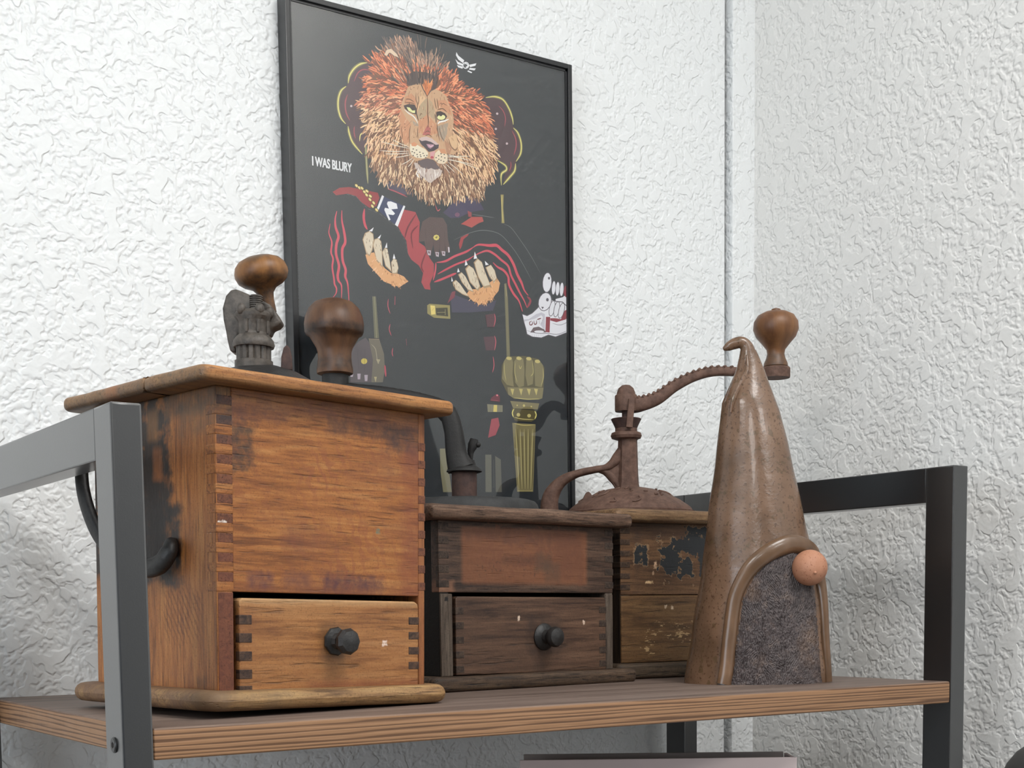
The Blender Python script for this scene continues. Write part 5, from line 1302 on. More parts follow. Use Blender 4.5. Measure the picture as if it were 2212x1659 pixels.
("s",(204,164,128),8,[1519,3775,1519,3805]),
("s",(222,186,148),8,[1360,3803,1362,3833]),
("s",(176,136,102),8,[1537,3780,1533,3809]),
("s",(204,164,128),8,[1275,3770,1271,3799]),
("s",(222,186,148),8,[1529,3778,1528,3808]),
("s",(176,136,102),8,[1250,3761,1254,3791]),
("s",(204,164,128),8,[1558,3764,1560,3795]),
("s",(222,186,148),8,[1329,3791,1326,3820]),
("s",(176,136,102),8,[1502,3770,1498,3799]),
("s",(204,164,128),8,[1377,3809,1372,3838]),
("s",(222,186,148),8,[1562,3764,1567,3795]),
("s",(176,136,102),8,[1322,3788,1317,3817]),
("s",(204,164,128),8,[1644,3762,1643,3793]),
("s",(222,186,148),8,[1266,3767,1265,3797]),
("s",(176,136,102),8,[1592,3764,1587,3793]),
("s",(204,164,128),8,[1330,3791,1332,3822]),
("s",(222,186,148),8,[1528,3777,1527,3808]),
("s",(176,136,102),8,[1270,3768,1265,3797]),
("s",(204,164,128),8,[1590,3764,1590,3794]),
("s",(222,186,148),8,[1357,3802,1354,3831]),
("s",(176,136,102),8,[1565,3764,1567,3795]),
("s",(204,164,128),8,[1253,3762,1252,3792]),
("s",(222,186,148),8,[1608,3763,1606,3793]),
("s",(176,136,102),8,[1293,3777,1294,3807]),
("s",(204,164,128),8,[1559,3764,1564,3795]),
("s",(222,186,148),8,[1359,3802,1364,3833]),
("s",(176,136,102),8,[1562,3764,1559,3794]),
("s",(204,164,128),8,[1330,3791,1329,3821]),
("s",(222,186,148),8,[1576,3764,1579,3795]),
("s",(176,136,102),8,[1370,3807,1375,3837]),
("s",(204,164,128),8,[1509,3772,1515,3803]),
("s",(222,186,148),8,[1335,3793,1333,3823]),
("s",(176,136,102),8,[1616,3763,1616,3793]),
("s",(204,164,128),8,[1319,3787,1321,3817]),
("p",(204,164,128),[1244,3779,1299,3806,1379,3826,1403,3784,1446,3726,1488,3784,1538,3815,1599,3806,1659,3775,1688,3705,1728,3637,1737,3562,1719,3457,1765,3423,1784,3350,1773,3288,1731,3247,1659,3252,1658,3158,1576,3136,1495,3165,1415,3160,1314,3118,1256,3150,1247,3223,1189,3255,1142,3346,1145,3462,1162,3589,1198,3679]),
("p",(206,150,114),[1162,3564,1214,3491,1272,3444,1251,3390,1243,3264,1189,3255,1144,3346,1147,3463]),
("p",(206,150,114),[1208,3681,1278,3727,1326,3687,1325,3620,1275,3619,1197,3621]),
("p",(206,150,114),[1557,3714,1648,3740,1693,3689,1717,3609,1646,3630,1565,3632]),
("p",(206,150,114),[1352,3492,1443,3567,1542,3493,1563,3421,1480,3381,1345,3382]),
("p",(186,108,100),[1420,3429,1451,3477,1483,3432,1470,3383,1387,3369]),
("p",(172,154,134),[1550,3478,1675,3534,1658,3429,1620,3347,1571,3397]),
("p",(172,154,134),[1282,3479,1341,3465,1351,3442,1301,3441]),
("p",(184,160,128),[1376,3713,1446,3710,1433,3557,1362,3502,1333,3538]),
("p",(186,160,128),[1461,3712,1501,3686,1534,3609,1543,3527,1458,3561]),
("p",(222,184,142),[1387,3765,1431,3707,1375,3646,1339,3573,1356,3676]),
("p",(222,184,142),[1676,3397,1749,3446,1773,3415,1768,3328,1740,3301,1705,3332]),
("s",(130,96,70),10,[1675,3387,1698,3326,1746,3294,1777,3325]),
("p",(186,140,110),[1627,3369,1669,3346,1710,3303,1685,3244,1649,3258]),
("s",(150,108,78),4,[1241,3576,1235,3560,1230,3551]),
("s",(222,182,144),4,[1602,3665,1606,3651,1609,3630]),
("s",(190,140,104),4,[1394,3477,1392,3462,1388,3442]),
("s",(128,90,66),4,[1351,3746,1348,3730,1348,3716]),
("s",(230,194,158),4,[1161,3440,1153,3423,1149,3416]),
("s",(150,108,78),4,[1561,3704,1564,3690,1565,3682]),
("s",(222,182,144),4,[1340,3775,1337,3760,1337,3739]),
("s",(190,140,104),4,[1447,3280,1447,3265,1450,3248]),
("s",(128,90,66),4,[1679,3625,1686,3611,1688,3596]),
("s",(230,194,158),4,[1687,3615,1693,3601,1694,3590]),
("s",(150,108,78),4,[1320,3387,1316,3371,1317,3357]),
("s",(222,182,144),4,[1300,3380,1296,3364,1290,3355]),
("s",(190,140,104),4,[1554,3626,1557,3611,1558,3604]),
("s",(128,90,66),4,[1443,3465,1443,3449,1447,3443]),
("s",(230,194,158),4,[1468,3542,1469,3527,1470,3508]),
("s",(150,108,78),4,[1455,3487,1455,3472,1455,3454]),
("s",(222,182,144),4,[1599,3463,1603,3448,1604,3430]),
("s",(190,140,104),4,[1582,3560,1585,3545,1588,3525]),
("s",(128,90,66),4,[1545,3465,1548,3451,1548,3432]),
("s",(230,194,158),4,[1346,3406,1343,3391,1339,3382]),
("s",(150,108,78),4,[1321,3387,1318,3372,1315,3356]),
("s",(222,182,144),4,[1537,3525,1540,3510,1545,3492]),
("s",(190,140,104),4,[1647,3412,1653,3398,1660,3387]),
("s",(128,90,66),4,[1353,3809,1350,3794,1344,3771]),
("s",(230,194,158),4,[1211,3476,1205,3460,1201,3440]),
("s",(150,108,78),4,[1505,3642,1506,3627,1509,3618]),
("s",(222,182,144),4,[1357,3744,1354,3728,1353,3713]),
("s",(190,140,104),4,[1423,3690,1422,3675,1424,3663]),
("s",(128,90,66),4,[1542,3402,1544,3387,1543,3377]),
("s",(230,194,158),4,[1751,3378,1760,3364,1763,3345]),
("s",(150,108,78),4,[1309,3419,1305,3403,1304,3391]),
("s",(222,182,144),4,[1225,3492,1218,3476,1216,3462]),
("s",(190,140,104),4,[1268,3616,1263,3600,1261,3586]),
("s",(128,90,66),4,[1631,3763,1635,3749,1640,3731]),
("s",(230,194,158),4,[1720,3527,1728,3513,1732,3507]),
("s",(150,108,78),4,[1507,3663,1509,3648,1508,3634]),
("s",(222,182,144),4,[1386,3522,1384,3507,1381,3495]),
("s",(190,140,104),4,[1651,3325,1657,3311,1659,3297]),
("s",(128,90,66),4,[1713,3447,1721,3433,1725,3413]),
("s",(230,194,158),4,[1705,3600,1712,3587,1714,3567]),
("s",(150,108,78),4,[1710,3472,1717,3458,1725,3452]),
("s",(222,182,144),4,[1530,3357,1533,3342,1532,3333]),
("s",(190,140,104),4,[1704,3403,1711,3389,1715,3374]),
("s",(128,90,66),4,[1289,3603,1284,3587,1282,3569]),
("s",(230,194,158),4,[1699,3478,1706,3464,1713,3456]),
("s",(150,108,78),4,[1716,3404,1724,3390,1732,3377]),
("s",(222,182,144),4,[1341,3426,1338,3411,1336,3403]),
("s",(190,140,104),4,[1312,3454,1308,3438,1302,3430]),
("s",(128,90,66),4,[1384,3749,1382,3734,1380,3716]),
("s",(230,194,158),4,[1677,3304,1683,3290,1684,3283]),
("s",(150,108,78),4,[1667,3358,1674,3344,1681,3326]),
("s",(222,182,144),4,[1669,3375,1675,3361,1675,3351]),
("s",(190,140,104),4,[1497,3754,1498,3740,1496,3719]),
("s",(128,90,66),4,[1724,3529,1732,3515,1739,3500]),
("s",(230,194,158),4,[1191,3390,1184,3374,1176,3364]),
("s",(150,108,78),4,[1219,3657,1212,3641,1211,3620]),
("s",(222,182,144),4,[1539,3563,1542,3548,1546,3535]),
("s",(190,140,104),4,[1760,3421,1768,3408,1775,3400]),
("s",(128,90,66),4,[1602,3793,1607,3779,1606,3759]),
("s",(230,194,158),4,[1503,3502,1505,3487,1507,3468]),
("s",(150,108,78),4,[1378,3451,1375,3435,1371,3422]),
("s",(222,182,144),4,[1327,3402,1323,3386,1318,3364]),
("s",(190,140,104),4,[1303,3390,1299,3374,1297,3362]),
("s",(128,90,66),4,[1327,3359,1324,3343,1318,3335]),
("s",(230,194,158),4,[1400,3629,1399,3614,1394,3605]),
("s",(150,108,78),4,[1588,3752,1592,3738,1593,3721]),
("s",(222,182,144),4,[1197,3667,1190,3651,1181,3636]),
("s",(190,140,104),4,[1482,3314,1483,3299,1480,3290]),
("s",(128,90,66),4,[1318,3559,1315,3543,1310,3521]),
("s",(230,194,158),4,[1236,3278,1230,3262,1222,3252]),
("s",(150,108,78),4,[1273,3787,1267,3771,1265,3763]),
("s",(222,182,144),4,[1314,3471,1310,3456,1309,3447]),
("s",(190,140,104),4,[1480,3408,1480,3393,1477,3379]),
("s",(128,90,66),4,[1381,3778,1379,3763,1378,3755]),
("s",(230,194,158),4,[1575,3552,1578,3537,1584,3524]),
("s",(150,108,78),4,[1685,3661,1691,3647,1695,3632]),
("s",(222,182,144),4,[1582,3674,1585,3660,1584,3642]),
("s",(190,140,104),4,[1618,3328,1623,3314,1627,3296]),
("s",(128,90,66),4,[1260,3591,1254,3575,1250,3562]),
("s",(230,194,158),4,[1347,3425,1344,3409,1344,3395]),
("s",(150,108,78),4,[1603,3502,1607,3488,1611,3473]),
("s",(222,182,144),4,[1226,3271,1219,3255,1213,3243]),
("s",(190,140,104),4,[1477,3427,1478,3412,1482,3404]),
("s",(128,90,66),4,[1173,3412,1166,3395,1161,3377]),
("s",(230,194,158),4,[1254,3323,1249,3307,1242,3297]),
("s",(150,108,78),4,[1261,3745,1255,3729,1248,3711]),
("s",(222,182,144),4,[1241,3616,1235,3600,1229,3582]),
("s",(190,140,104),4,[1534,3478,1536,3463,1541,3453]),
("s",(128,90,66),4,[1539,3611,1541,3596,1545,3584]),
("s",(230,194,158),4,[1670,3709,1676,3695,1682,3686]),
("s",(150,108,78),4,[1624,3551,1628,3537,1629,3519]),
("s",(222,182,144),4,[1214,3359,1208,3342,1205,3327]),
("s",(190,140,104),4,[1475,3377,1476,3362,1477,3354]),
("s",(128,90,66),4,[1451,3430,1451,3415,1450,3403]),
("s",(230,194,158),4,[1578,3670,1581,3656,1580,3644]),
("s",(150,108,78),4,[1679,3488,1686,3474,1686,3461]),
("s",(222,182,144),4,[1709,3506,1716,3493,1720,3481]),
("s",(190,140,104),4,[1480,3434,1481,3419,1479,3403]),
("s",(128,90,66),4,[1404,3756,1403,3741,1402,3722]),
("s",(230,194,158),4,[1524,3608,1526,3593,1523,3582]),
("s",(150,108,78),4,[1522,3429,1524,3415,1524,3405]),
("s",(222,182,144),4,[1403,3451,1402,3436,1401,3428]),
("s",(190,140,104),4,[1278,3697,1273,3681,1270,3671]),
("s",(128,90,66),4,[1386,3286,1384,3270,1387,3259]),
("s",(230,194,158),4,[1278,3789,1273,3773,1272,3765]),
("s",(150,108,78),4,[1404,3631,1403,3616,1403,3595]),
("s",(222,182,144),4,[1309,3417,1305,3401,1302,3393]),
("s",(190,140,104),4,[1176,3597,1168,3580,1165,3559]),
("s",(128,90,66),4,[1398,3353,1396,3338,1398,3328]),
("s",(230,194,158),4,[1503,3404,1504,3389,1502,3376]),
("s",(150,108,78),4,[1364,3344,1361,3328,1357,3309]),
("s",(222,182,144),4,[1486,3451,1487,3437,1491,3419]),
("s",(190,140,104),4,[1484,3675,1484,3660,1484,3650]),
("s",(128,90,66),4,[1304,3414,1300,3398,1296,3376]),
("s",(230,194,158),4,[1282,3373,1277,3357,1272,3337]),
("s",(150,108,78),4,[1460,3295,1460,3280,1463,3259]),
("s",(222,182,144),4,[1625,3484,1629,3469,1632,3450]),
("s",(190,140,104),4,[1615,3522,1620,3508,1621,3496]),
("s",(128,90,66),4,[1238,3329,1232,3313,1229,3295]),
("s",(230,194,158),4,[1247,3604,1241,3588,1237,3580]),
("s",(150,108,78),4,[1601,3692,1605,3678,1605,3662]),
("s",(222,182,144),4,[1472,3570,1473,3555,1477,3543]),
("s",(190,140,104),4,[1433,3538,1432,3523,1432,3512]),
("s",(128,90,66),4,[1550,3415,1552,3400,1555,3385]),
("s",(230,194,158),4,[1406,3430,1405,3415,1400,3402]),
("s",(150,108,78),4,[1157,3432,1149,3416,1146,3395]),
("s",(222,182,144),4,[1593,3538,1597,3524,1602,3514]),
("s",(190,140,104),4,[1327,3604,1323,3588,1320,3568]),
("s",(128,90,66),4,[1647,3558,1653,3544,1657,3535]),
("s",(230,194,158),4,[1373,3403,1371,3388,1372,3372]),
("s",(150,108,78),4,[1589,3377,1593,3362,1597,3344]),
("s",(222,182,144),4,[1569,3325,1573,3310,1578,3290]),
("s",(190,140,104),4,[1496,3787,1498,3772,1501,3759]),
("s",(128,90,66),4,[1653,3379,1659,3365,1666,3350]),
("s",(230,194,158),4,[1601,3805,1605,3790,1606,3782]),
("s",(150,108,78),4,[1520,3573,1522,3558,1521,3541]),
("s",(222,182,144),4,[1659,3492,1665,3478,1669,3465]),
("s",(190,140,104),4,[1694,3519,1701,3505,1708,3485]),
("s",(128,90,66),4,[1257,3645,1251,3629,1248,3619]),
("s",(230,194,158),4,[1703,3342,1710,3328,1713,3313]),
("s",(150,108,78),4,[1399,3721,1397,3706,1392,3692]),
("s",(222,182,144),4,[1529,3640,1532,3625,1537,3608]),
("s",(190,140,104),4,[1702,3404,1709,3390,1715,3383]),
("s",(128,90,66),4,[1261,3642,1255,3626,1250,3609]),
("s",(230,194,158),4,[1313,3285,1310,3269,1307,3260]),
("s",(150,108,78),4,[1365,3633,1362,3617,1364,3605]),
("s",(222,182,144),4,[1543,3641,1546,3626,1550,3613]),
("s",(190,140,104),4,[1466,3308,1466,3293,1464,3279]),
("s",(128,90,66),4,[1572,3480,1576,3466,1579,3445]),
("s",(230,194,158),4,[1309,3634,1305,3619,1305,3605]),
("p",(70,58,56),[1191,3600,1243,3623,1310,3631,1326,3606,1327,3546,1286,3544,1233,3559,1204,3574]),
("p",(230,228,164),[1222,3592,1256,3594,1284,3572,1315,3580,1311,3554,1282,3552,1242,3563]),
("p",(70,58,56),[1265,3610,1305,3610,1300,3583,1278,3575]),
("s",(236,230,218),13,[1199,3566,1241,3542,1290,3524,1317,3503,1341,3466]),
("s",(70,58,56),10,[1328,3603,1329,3547,1350,3490]),
("p",(70,58,56),[1546,3610,1592,3624,1640,3614,1663,3589,1639,3552,1590,3534,1551,3542,1543,3579]),
("p",(230,228,164),[1643,3580,1639,3568,1627,3557,1609,3548,1590,3544,1571,3544,1558,3549,1553,3558,1557,3569,1569,3580,1587,3589,1606,3594,1625,3594,1638,3589]),
("p",(70,58,56),[1571,3600,1619,3603,1601,3580,1582,3577]),
("s",(238,234,226),14,[1557,3497,1572,3517,1600,3531,1637,3544,1681,3568]),
("s",(70,58,56),9,[1527,3591,1540,3544,1539,3505]),
("s",(112,80,58),11,[1448,3743,1451,3649,1449,3569,1455,3513,1451,3451]),
("s",(112,80,58),7,[1328,3743,1325,3678,1342,3636,1327,3573]),
("s",(112,80,58),7,[1348,3720,1356,3677,1342,3628]),
("s",(112,80,58),8,[1213,3660,1257,3669,1306,3652]),
("s",(112,80,58),7,[1203,3630,1257,3637,1311,3641]),
("s",(112,80,58),8,[1525,3732,1534,3680,1546,3633]),
("s",(112,80,58),8,[1553,3733,1561,3685,1567,3644]),
("s",(112,80,58),9,[1555,3629,1616,3651,1661,3627]),
("s",(112,80,58),6,[1582,3685,1598,3700,1607,3690,1626,3701,1644,3693,1667,3690]),
("s",(112,80,58),8,[1342,3432,1337,3378,1340,3329]),
("s",(112,80,58),8,[1549,3511,1556,3436,1577,3344]),
("s",(112,80,58),7,[1571,3465,1597,3393,1624,3360]),
("s",(112,80,58),7,[1612,3473,1629,3399]),
("s",(112,80,58),6,[1362,3534,1377,3563,1390,3554]),
("s",(112,80,58),7,[1454,3570,1477,3601]),
("s",(112,80,58),6,[1423,3606,1438,3567]),
("s",(112,80,58),7,[1216,3417,1276,3480]),
("s",(112,80,58),6,[1158,3391,1170,3348,1173,3296]),
("s",(112,80,58),7,[1261,3432,1246,3350,1249,3268]),
("s",(112,80,58),6,[1414,3395,1446,3416,1478,3407]),
("s",(112,80,58),7,[1418,3369,1459,3384,1495,3368]),
("s",(112,80,58),6,[1241,3722,1249,3682]),
("s",(112,80,58),6,[1285,3716,1307,3694]),
("p",(110,76,54),[1205,3437,1202,3433,1196,3432,1193,3435,1196,3439,1202,3440]),
("p",(110,76,54),[1207,3407,1203,3403,1197,3402,1194,3405,1197,3409,1204,3410]),
("p",(110,76,54),[1208,3385,1205,3381,1199,3380,1196,3383,1199,3387,1205,3388]),
("p",(110,76,54),[1409,3524,1406,3520,1400,3519,1396,3521,1400,3525,1406,3526]),
("p",(110,76,54),[1382,3519,1379,3515,1372,3514,1369,3516,1372,3520,1379,3521]),
("p",(110,76,54),[1492,3466,1489,3462,1483,3461,1479,3464,1483,3468,1489,3469]),
("p",(110,76,54),[1480,3445,1477,3441,1471,3440,1468,3443,1471,3447,1477,3448]),
("p",(110,76,54),[1311,3785,1308,3781,1301,3780,1298,3782,1302,3786,1308,3787]),
("p",(110,76,54),[1279,3763,1276,3760,1270,3758,1267,3761,1270,3765,1276,3766]),
("p",(110,76,54),[1533,3775,1529,3771,1523,3770,1520,3772,1523,3776,1530,3777]),
("p",(110,76,54),[1301,3334,1298,3330,1292,3329,1289,3331,1292,3335,1298,3336]),
("p",(206,182,176),[1350,3325,1371,3344,1430,3364,1489,3357,1542,3329,1569,3314,1530,3302,1482,3321,1423,3326,1382,3314]),
("p",(74,64,70),[1345,3325,1379,3313,1423,3327,1482,3323,1530,3305,1567,3315,1560,3280,1511,3247,1454,3227,1416,3255,1369,3287]),
("p",(186,142,156),[1429,3295,1513,3305,1509,3288,1472,3260,1449,3268]),
("s",(230,200,208),7,[1452,3294,1470,3279,1506,3296]),
("p",(234,222,196),[1255,3264,1299,3287,1345,3265,1416,3245,1447,3218,1441,3182,1390,3157,1320,3151,1267,3167,1248,3209]),
("p",(214,150,110),[1264,3271,1299,3292,1334,3273,1310,3252,1269,3250]),
("p",(232,214,186),[1522,3226,1562,3263,1619,3253,1660,3232,1661,3184,1620,3145,1556,3140,1514,3169]),
("p",(210,150,112),[1565,3273,1631,3285,1648,3243,1588,3237]),
("p",(216,160,162),[1469,3227,1526,3249,1510,3199,1500,3163,1468,3177]),
("p",(186,84,92),[1507,3186,1505,3181,1500,3176,1492,3172,1484,3171,1477,3172,1472,3175,1471,3180,1473,3186,1478,3191,1485,3194,1493,3196,1500,3194,1505,3191]),
("p",(84,74,66),[1294,3227,1290,3221,1282,3220,1278,3224,1282,3230,1290,3231]),
("p",(84,74,66),[1329,3223,1325,3217,1317,3216,1313,3220,1317,3226,1325,3227]),
("p",(84,74,66),[1364,3209,1360,3203,1352,3202,1348,3207,1352,3212,1360,3214]),
("p",(84,74,66),[1305,3194,1301,3188,1293,3187,1289,3192,1293,3197,1301,3199]),
("p",(84,74,66),[1334,3184,1330,3178,1322,3177,1318,3182,1322,3187,1330,3189]),
("p",(84,74,66),[1369,3185,1365,3180,1357,3178,1354,3183,1358,3189,1365,3190]),
("p",(84,74,66),[1399,3205,1395,3199,1387,3198,1384,3203,1387,3208,1395,3210]),
("p",(84,74,66),[1292,3167,1288,3162,1281,3160,1277,3165,1281,3171,1289,3172]),
("p",(84,74,66),[1339,3163,1335,3157,1328,3156,1324,3160,1328,3166,1335,3167]),
("p",(84,74,66),[1375,3171,1371,3166,1363,3164,1359,3169,1363,3175,1371,3176]),
("p",(84,74,66),[1410,3185,1406,3179,1399,3178,1395,3182,1399,3188,1407,3189]),
("p",(84,74,66),[1440,3192,1436,3187,1428,3185,1425,3190,1429,3196,1436,3197]),
("p",(84,74,66),[1281,3200,1277,3194,1270,3193,1266,3197,1270,3203,1278,3205]),
("p",(84,74,66),[1428,3170,1424,3165,1416,3163,1412,3168,1416,3174,1424,3175]),
("p",(84,74,66),[1541,3190,1537,3184,1529,3182,1526,3187,1530,3193,1537,3194]),
("p",(84,74,66),[1569,3212,1565,3206,1557,3204,1553,3209,1557,3215,1565,3216]),
("p",(84,74,66),[1596,3234,1592,3228,1584,3227,1580,3231,1584,3237,1592,3238]),
("p",(84,74,66),[1632,3235,1628,3229,1620,3228,1616,3232,1620,3238,1628,3239]),
("p",(84,74,66),[1601,3207,1597,3201,1590,3200,1586,3205,1590,3210,1598,3212]),
("p",(84,74,66),[1637,3203,1633,3197,1626,3196,1622,3201,1626,3207,1634,3208]),
("p",(84,74,66),[1571,3180,1567,3174,1559,3172,1555,3177,1559,3183,1567,3184]),
("p",(84,74,66),[1553,3162,1549,3156,1541,3154,1537,3159,1541,3165,1549,3166]),
("p",(84,74,66),[1595,3174,1591,3168,1583,3166,1579,3171,1583,3177,1591,3178]),
("p",(84,74,66),[1625,3169,1621,3163,1613,3161,1609,3166,1613,3172,1621,3173]),
("p",(106,92,92),[1331,3117,1378,3142,1438,3167,1509,3159,1544,3125,1579,3096,1507,3074,1430,3059,1365,3081]),
("p",(204,188,178),[1292,3103,1330,3105,1353,3079,1400,3067,1448,3069,1478,3084,1513,3075,1567,3084,1600,3082,1581,3031,1530,2997,1475,2949,1445,2947,1398,2979,1340,3020,1306,3054]),
("s",(236,226,218),8,[1318,3011,1323,2992,1331,2973]),
("s",(222,206,196),8,[1576,3096,1570,3075,1564,3057]),
("s",(150,122,110),8,[1362,3031,1356,3010,1382,2998]),
("s",(240,232,226),8,[1413,3013,1415,2994,1408,2960]),
("s",(236,226,218),8,[1405,3076,1401,3056,1411,3028]),
("s",(222,206,196),8,[1462,3054,1465,3035,1468,3013]),
("s",(150,122,110),8,[1343,3072,1349,3053,1364,3028]),
("s",(240,232,226),8,[1479,3027,1482,3008,1479,2984]),
("s",(236,226,218),8,[1511,3077,1515,3058,1509,3033]),
("s",(222,206,196),8,[1334,3050,1333,3031,1341,3007]),
("s",(150,122,110),8,[1327,3059,1321,3039,1342,3029]),
("s",(240,232,226),8,[1365,3009,1361,2988,1375,2975]),
("s",(236,226,218),8,[1323,3025,1321,3005,1338,2997]),
("s",(222,206,196),8,[1366,3041,1368,3021,1378,2989]),
("s",(150,122,110),8,[1413,3019,1416,3000,1420,2969]),
("s",(240,232,226),8,[1555,3062,1549,3041,1536,3014]),
("s",(236,226,218),8,[1464,3016,1465,2996,1468,2971]),
("s",(222,206,196),8,[1342,3055,1341,3035,1347,3014]),
("s",(150,122,110),8,[1473,3032,1475,3012,1477,2981]),
("s",(240,232,226),8,[1334,3009,1332,2989,1349,2975]),
("s",(236,226,218),8,[1395,3047,1401,3028,1400,2994]),
("s",(222,206,196),8,[1568,3058,1567,3038,1551,3006]),
("s",(150,122,110),8,[1425,3083,1430,3064,1424,3036]),
("s",(240,232,226),8,[1523,3053,1529,3034,1514,2999]),
("s",(236,226,218),8,[1330,3046,1330,3026,1345,3013]),
("s",(222,206,196),8,[1533,3040,1539,3021,1520,2983]),
("s",(150,122,110),8,[1420,3068,1422,3048,1414,3032]),
("s",(240,232,226),8,[1352,3058,1358,3039,1356,3005]),
("s",(236,226,218),8,[1519,3042,1518,3022,1518,2997]),
("s",(222,206,196),8,[1559,3092,1565,3073,1555,3051]),
("s",(150,122,110),8,[1360,3007,1356,2986,1375,2956]),
("s",(240,232,226),8,[1323,3024,1317,3003,1338,2976]),
("s",(236,226,218),8,[1339,3066,1343,3047,1356,3020]),
("s",(222,206,196),8,[1455,3069,1452,3049,1458,3015]),
("s",(146,118,106),8,[1324,3099,1376,3018]),
("s",(146,118,106),8,[1353,3074,1411,2994]),
("s",(146,118,106),8,[1418,3055,1434,2973]),
("s",(146,118,106),8,[1459,3066,1463,2962]),
("s",(146,118,106),8,[1495,3072,1506,2999]),
("s",(146,118,106),8,[1537,3074,1530,3008]),
("s",(146,118,106),8,[1567,3079,1560,3033]),
("s",(236,226,208),6,[1251,3234,1153,3249,1056,3274]),
("s",(236,226,208),6,[1251,3223,1098,3224,946,3235]),
("s",(236,226,208),6,[1245,3199,1085,3169,927,3149]),
("s",(236,226,208),6,[1250,3184,1116,3151,984,3129]),
("s",(236,226,208),6,[1259,3171,1172,3138,1086,3115]),
("s",(236,226,208),6,[1278,3144,1216,3097,1154,3061]),
("s",(236,226,208),6,[1296,3138,1260,3090,1224,3052]),
("s",(236,226,208),6,[1660,3234,1730,3238,1800,3232]),
("s",(236,226,208),6,[1660,3224,1785,3230,1910,3225]),
("s",(236,226,208),6,[1666,3200,1839,3186,2015,3161]),
("s",(236,226,208),6,[1656,3174,1745,3133,1834,3081]),
("s",(236,226,208),6,[1632,3150,1687,3121,1742,3083]),
("s",(236,226,208),6,[1598,3142,1640,3110,1681,3068]),
("s",(236,226,208),6,[1660,3212,1785,3243,1911,3265]),
("s",(236,226,208),6,[1660,3189,1802,3196,1947,3192]),
("p",(226,200,172),[997,4012,1021,4060,1071,4082,1128,4047,1149,4019,1099,4027,1053,4045,1023,4009]),
("s",(120,90,72),7,[1026,4007,1056,4040,1099,4020]),
]
MANE=[1141,4168,1239,4189,1316,4156,1385,4121,1434,4073,1493,4069,1533,4052,1614,4052,1694,4026,1755,3979,1815,3915,1918,3885,2001,3850,2063,3793,2104,3715,2145,3619,2164,3519,2195,3438,2215,3329,2192,3239,2180,3176,2177,3138,2145,3081,2094,3027,2080,2969,2023,2888,1929,2889,1855,2893,1781,2867,1684,2867,1610,2815,1502,2804,1430,2793,1372,2824,1296,2857,1209,2877,1140,2921,1077,2930,1007,2890,944,2899,939,2915,864,3002,828,3078,811,3198,805,3319,778,3387,780,3477,754,3545,774,3614,823,3688,796,3731,826,3794,883,3830,913,3868,961,3903,847,3912,916,3991,1004,4090,1082,4131]
FACE_C=[1453, 3535]
class Ink:
    def __init__(s): s.v=[]; s.f=[]; s.c=[]
HAZE=.020; ILL=.92
def ink(c):
    return tuple(max(.002,(v-HAZE)/ILL) for v in lin(c))
layers={}
cur=['throne_cushion_print']
order=[0]
def poly(pts,c,smooth_to=None):
    L=layers.setdefault(cur[0],Ink()); order[0]+=1
    dep=PR-.00012-order[0]*6e-7
    k=len(L.v); L.v+=[(x*1e-4,dep,z*1e-4) for x,z in pts]; L.f.append(tuple(range(k,k+len(pts)))); L.c.append(ink(c))
def stroke(pts,w,c,bump_layer=True,taper=True):
    L=layers.setdefault(cur[0],Ink())
    if bump_layer: order[0]+=1
    dep=PR-.00012-order[0]*6e-7
    if len(pts)>2: P=[(q.x,q.y) for q in smoothp([(x,z,0) for x,z in pts],4)]
    else: P=pts
    m=len(P); k=len(L.v)
    for i,(x,z) in enumerate(P):
        a=P[max(i-1,0)]; b=P[min(i+1,m-1)]; dx,dz=b[0]-a[0],b[1]-a[1]; q=math.hypot(dx,dz) or 1
        t=i/(m-1); h=w/2*(min(1,.25+3.2*min(t,1-t)) if taper else 1)
        L.v.append(((x-dz/q*h)*1e-4,dep,(z+dx/q*h)*1e-4)); L.v.append(((x+dz/q*h)*1e-4,dep,(z-dx/q*h)*1e-4))
    for i in range(m-1): L.f.append((k+2*i,k+2*i+1,k+2*i+3,k+2*i+2)); L.c.append(ink(c))
def inside(x,y,P):
    r=False; j=len(P)-1
    for i in range(len(P)):
        if (P[i][1]>y)!=(P[j][1]>y) and x<(P[j][0]-P[i][0])*(y-P[i][1])/(P[j][1]-P[i][1])+P[i][0]: r=not r
        j=i
    return r
